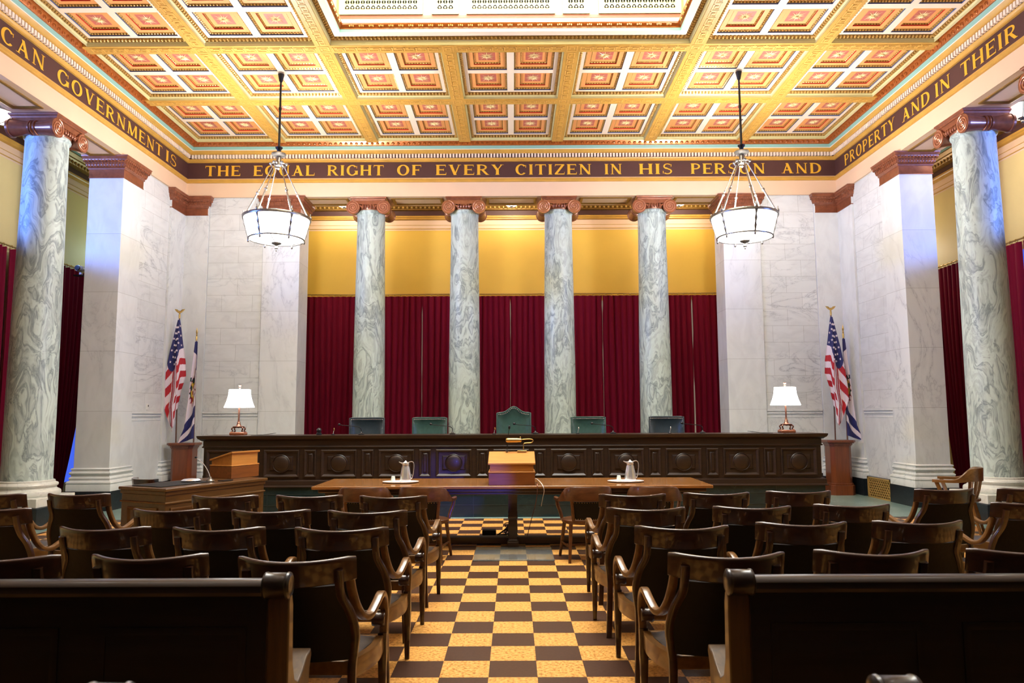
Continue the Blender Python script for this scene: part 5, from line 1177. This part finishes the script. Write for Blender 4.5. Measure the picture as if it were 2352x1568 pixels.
# ------------------------------------------------------------------ captain's chairs
def captain(slats, label, wood_='captain_wood'):
    """origin under the seat centre, sitter faces +y"""
    t = thing('captain_chair', label, 'chair')
    mb = MB(); rings = []; n = 40
    for i in range(n + 1):
        q = i / n
        if q < .2: k = q / .2; x, y = 0.29, 0.24 - 0.24 * k; nx, ny = 1, 0
        elif q > .8: k = (q - .8) / .2; x, y = -0.29, 0.24 * k; nx, ny = -1, 0
        else: a = (q - .2) / .6 * PI; x, y = 0.29 * math.cos(a), -0.27 * math.sin(a); nx, ny = math.cos(a), -math.sin(a)
        c = abs(q - .5); hump = 1 / (1 + math.exp((c - .235) * 45)); th = 0.05 - 0.022 * hump
        zt = 0.675 + 0.145 * hump; zb = 0.64 + 0.02 * hump; off = 0.0 + 0.02 * hump
        if i in (0, n): th *= .6
        rings.append([(x + nx * (d + off * (z - .64) * 2), y + ny * (d + off * (z - .64) * 2), z) for d, z in ((-th / 2, zb), (th / 2, zb), (th / 2, zt - .008), (th / 4, zt), (-th / 4, zt), (-th / 2, zt - .008))])
    mb.loft(rings); mb.build('crest_rail', wood_, t, smooth=50)
    MB().lathe([(.02, .40), (.24, .40), (.265, .415), (.265, .44), (.25, .448), (.02, .435)], 28, sx=1, sy=.93).build('seat', wood_, t)
    if slats:
        for k in range(7):
            a = PI * (0.2 + 0.6 * k / 6); mb = MB(); mb.sweep([(0.215 * math.cos(a), -0.205 * math.sin(a), .44), (0.25 * math.cos(a), -0.24 * math.sin(a), .55), (0.285 * math.cos(a), -0.265 * math.sin(a), .67)], rrect(0.03, 0.014), (-math.sin(a), -math.cos(a), 0)); mb.build('slat', wood_, t)
    else:
        MB().slab(lambda u, v: (0.275 * (0.55 + 0.11 * v) * (2 * u - 1) * 1.06, -0.235 - 0.03 * v + 0.07 * (2 * u - 1) ** 2, .455 + .20 * v), 10, 6, (0, 0.02, 0)).build('back_panel', 'leather', t)
        for s_ in (-1, 1):
            mb = MB(); mb.sweep([(s_ * .175, -.17, .44), (s_ * .20, -.195, .66)], rrect(.035, .025), (1, 0, 0)); mb.build('stile', wood_, t)
        mb = MB()
        for k in range(14):
            u = (k + .5) / 14; x = 0.275 * .66 * (2 * u - 1) * 1.06; mb.ball((x, -0.267 + 0.07 * (2 * u - 1) ** 2, .645), .005, n=5, h=3); x *= .85; mb.ball((x, -0.238 + 0.07 * (2 * u - 1) ** 2, .463), .005, n=5, h=3)
        mb.build('nail_heads', 'brass', t)['kind'] = 'stuff'
    for s_ in (-1, 1):
        mb = MB(); mb.sweep(catmull([(s_ * .285, .20, .655), (s_ * .275, .175, .58), (s_ * .25, .15, .50), (s_ * .235, .13, .43)], 4), rrect(.036, .045), (1, 0, 0)); mb.build('arm_post', wood_, t)
        for y0, y1, x1 in ((.15, .2, .25), (-.15, -.24, .24)):
            mb = MB(); mb.sweep([(s_ * .2, y0, .41), (s_ * x1, y1, 0)], rrect(.042, .042), (1, 0, 0), [1, .72]); mb.build('leg', wood_, t)
        mb = MB(); mb.tube([(s_ * .23, .185, .16), (s_ * .222, -.21, .16)], .013, 6); mb.build('stretcher', wood_, t)
    MB().tube([(-.226, -.02, .16), (.226, -.02, .16)], .013, 6).build('stretcher', wood_, t)
    return t
CAPS = [(-1.68, 8.46, 0.12, 'captain chair at the counsel table, far left of the four'), (-0.98, 8.46, -0.14, 'captain chair at the counsel table, just left of the lectern'), (0.83, 8.42, 0.16, 'captain chair at the counsel table, just right of the lectern'), (1.62, 8.42, -0.2, 'captain chair at the counsel table, far right of the four')]
c0 = None
for x, y, rz, l in CAPS:
    if c0 is None: c0 = captain(False, l); c0.location = (x, y, 0); c0.rotation_euler = (0, 0, rz); c0['group'] = 'captain chairs at the counsel table'
    else: dup(c0, (x, y, 0), rz, l)
c = captain(True, 'slat backed wooden captain chair before the right marble column base', 'arm_wood'); c.location = (6.05, 10.05, 0); c.rotation_euler = (0, 0, 0.95); c.scale = (1.08, 1.08, 1.08)
t = thing('leather_chair', 'low brown leather chair behind the clerk desk', 'chair', (-4.70, 9.77, 0), -0.75)
MB().slab(lambda u, v: (-.27 + .54 * u, -.24 - .06 * v + .1 * (2 * u - 1) ** 2, .45 + .36 * v), 12, 8, (0, .06, 0)).build('back', 'chair_wood', t, smooth=60)
MB().slab(lambda u, v: (-.25 + .5 * u, -.2 + .45 * v, .45 + .03 * (1 - (2 * u - 1) ** 4)), 8, 8, (0, 0, -.07)).build('seat', 'leather', t, smooth=60)
for sx in (-1, 1):
    for sy in (-1, 1): MB().sweep([(sx * .2, .02 + sy * .18, .4), (sx * .23, .02 + sy * .22, 0)], rrect(.04, .04), (1, 0, 0)).build('leg', 'chair_wood', t)
    MB().sweep(catmull([(sx * .27, -.2, .68), (sx * .3, 0, .66), (sx * .29, .18, .63), (sx * .26, .2, .42)], 4), rrect(.045, .035), (1, 0, 0)).build('arm', 'chair_wood', t)

# ------------------------------------------------------------------ pews
def pew(label, x0, x1, y, aisle, group='wooden pews'):
    """back of the pew at y (towards the camera), sitter faces +y; aisle = x of the end beside the aisle"""
    t = thing('pew', label, 'pew', ((x0 + x1) / 2, y, 0), 0, group); cx = t.location.x; a, b = x0 - cx, x1 - cx
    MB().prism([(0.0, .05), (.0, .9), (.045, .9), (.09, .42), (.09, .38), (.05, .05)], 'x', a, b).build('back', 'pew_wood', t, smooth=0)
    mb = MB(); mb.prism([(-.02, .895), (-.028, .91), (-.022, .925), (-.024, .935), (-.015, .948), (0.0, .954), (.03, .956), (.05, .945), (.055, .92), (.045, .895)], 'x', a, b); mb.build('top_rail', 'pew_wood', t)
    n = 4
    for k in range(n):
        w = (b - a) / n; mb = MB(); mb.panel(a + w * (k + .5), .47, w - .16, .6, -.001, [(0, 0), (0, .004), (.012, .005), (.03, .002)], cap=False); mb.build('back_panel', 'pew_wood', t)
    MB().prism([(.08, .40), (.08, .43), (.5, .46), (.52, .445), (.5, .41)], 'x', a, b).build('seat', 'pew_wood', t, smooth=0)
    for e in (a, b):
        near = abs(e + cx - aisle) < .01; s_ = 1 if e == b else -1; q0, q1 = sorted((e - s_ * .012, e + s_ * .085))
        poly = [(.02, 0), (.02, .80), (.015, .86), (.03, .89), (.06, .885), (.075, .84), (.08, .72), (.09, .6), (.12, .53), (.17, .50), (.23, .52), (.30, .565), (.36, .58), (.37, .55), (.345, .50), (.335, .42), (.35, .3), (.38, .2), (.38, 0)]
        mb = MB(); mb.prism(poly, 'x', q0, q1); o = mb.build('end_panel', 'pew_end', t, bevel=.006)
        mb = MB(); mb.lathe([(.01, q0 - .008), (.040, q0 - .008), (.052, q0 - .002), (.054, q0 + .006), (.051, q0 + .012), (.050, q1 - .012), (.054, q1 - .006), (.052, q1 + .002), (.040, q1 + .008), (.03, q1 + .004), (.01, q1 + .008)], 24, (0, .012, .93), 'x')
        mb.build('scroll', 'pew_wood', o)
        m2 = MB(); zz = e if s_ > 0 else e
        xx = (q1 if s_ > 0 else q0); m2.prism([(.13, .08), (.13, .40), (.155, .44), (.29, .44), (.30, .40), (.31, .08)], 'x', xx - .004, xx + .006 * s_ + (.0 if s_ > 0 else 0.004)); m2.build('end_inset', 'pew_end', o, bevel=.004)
    return t
pew('dark oak pew at the left, ahead of the camera', -4.0, -0.975, 3.03, -0.975); pew('dark oak pew at the right, ahead of the camera', 0.985, 4.1, 3.06, 0.985)
pew('nearest pew at the left, only its end scroll showing at the bottom edge', -4.0, -0.985, 1.80, -0.985, 'nearest pews'); pew('nearest pew at the right, only its end scroll showing at the bottom edge', 0.985, 4.1, 1.83, 0.985, 'nearest pews')
bpy.context.view_layer.update()
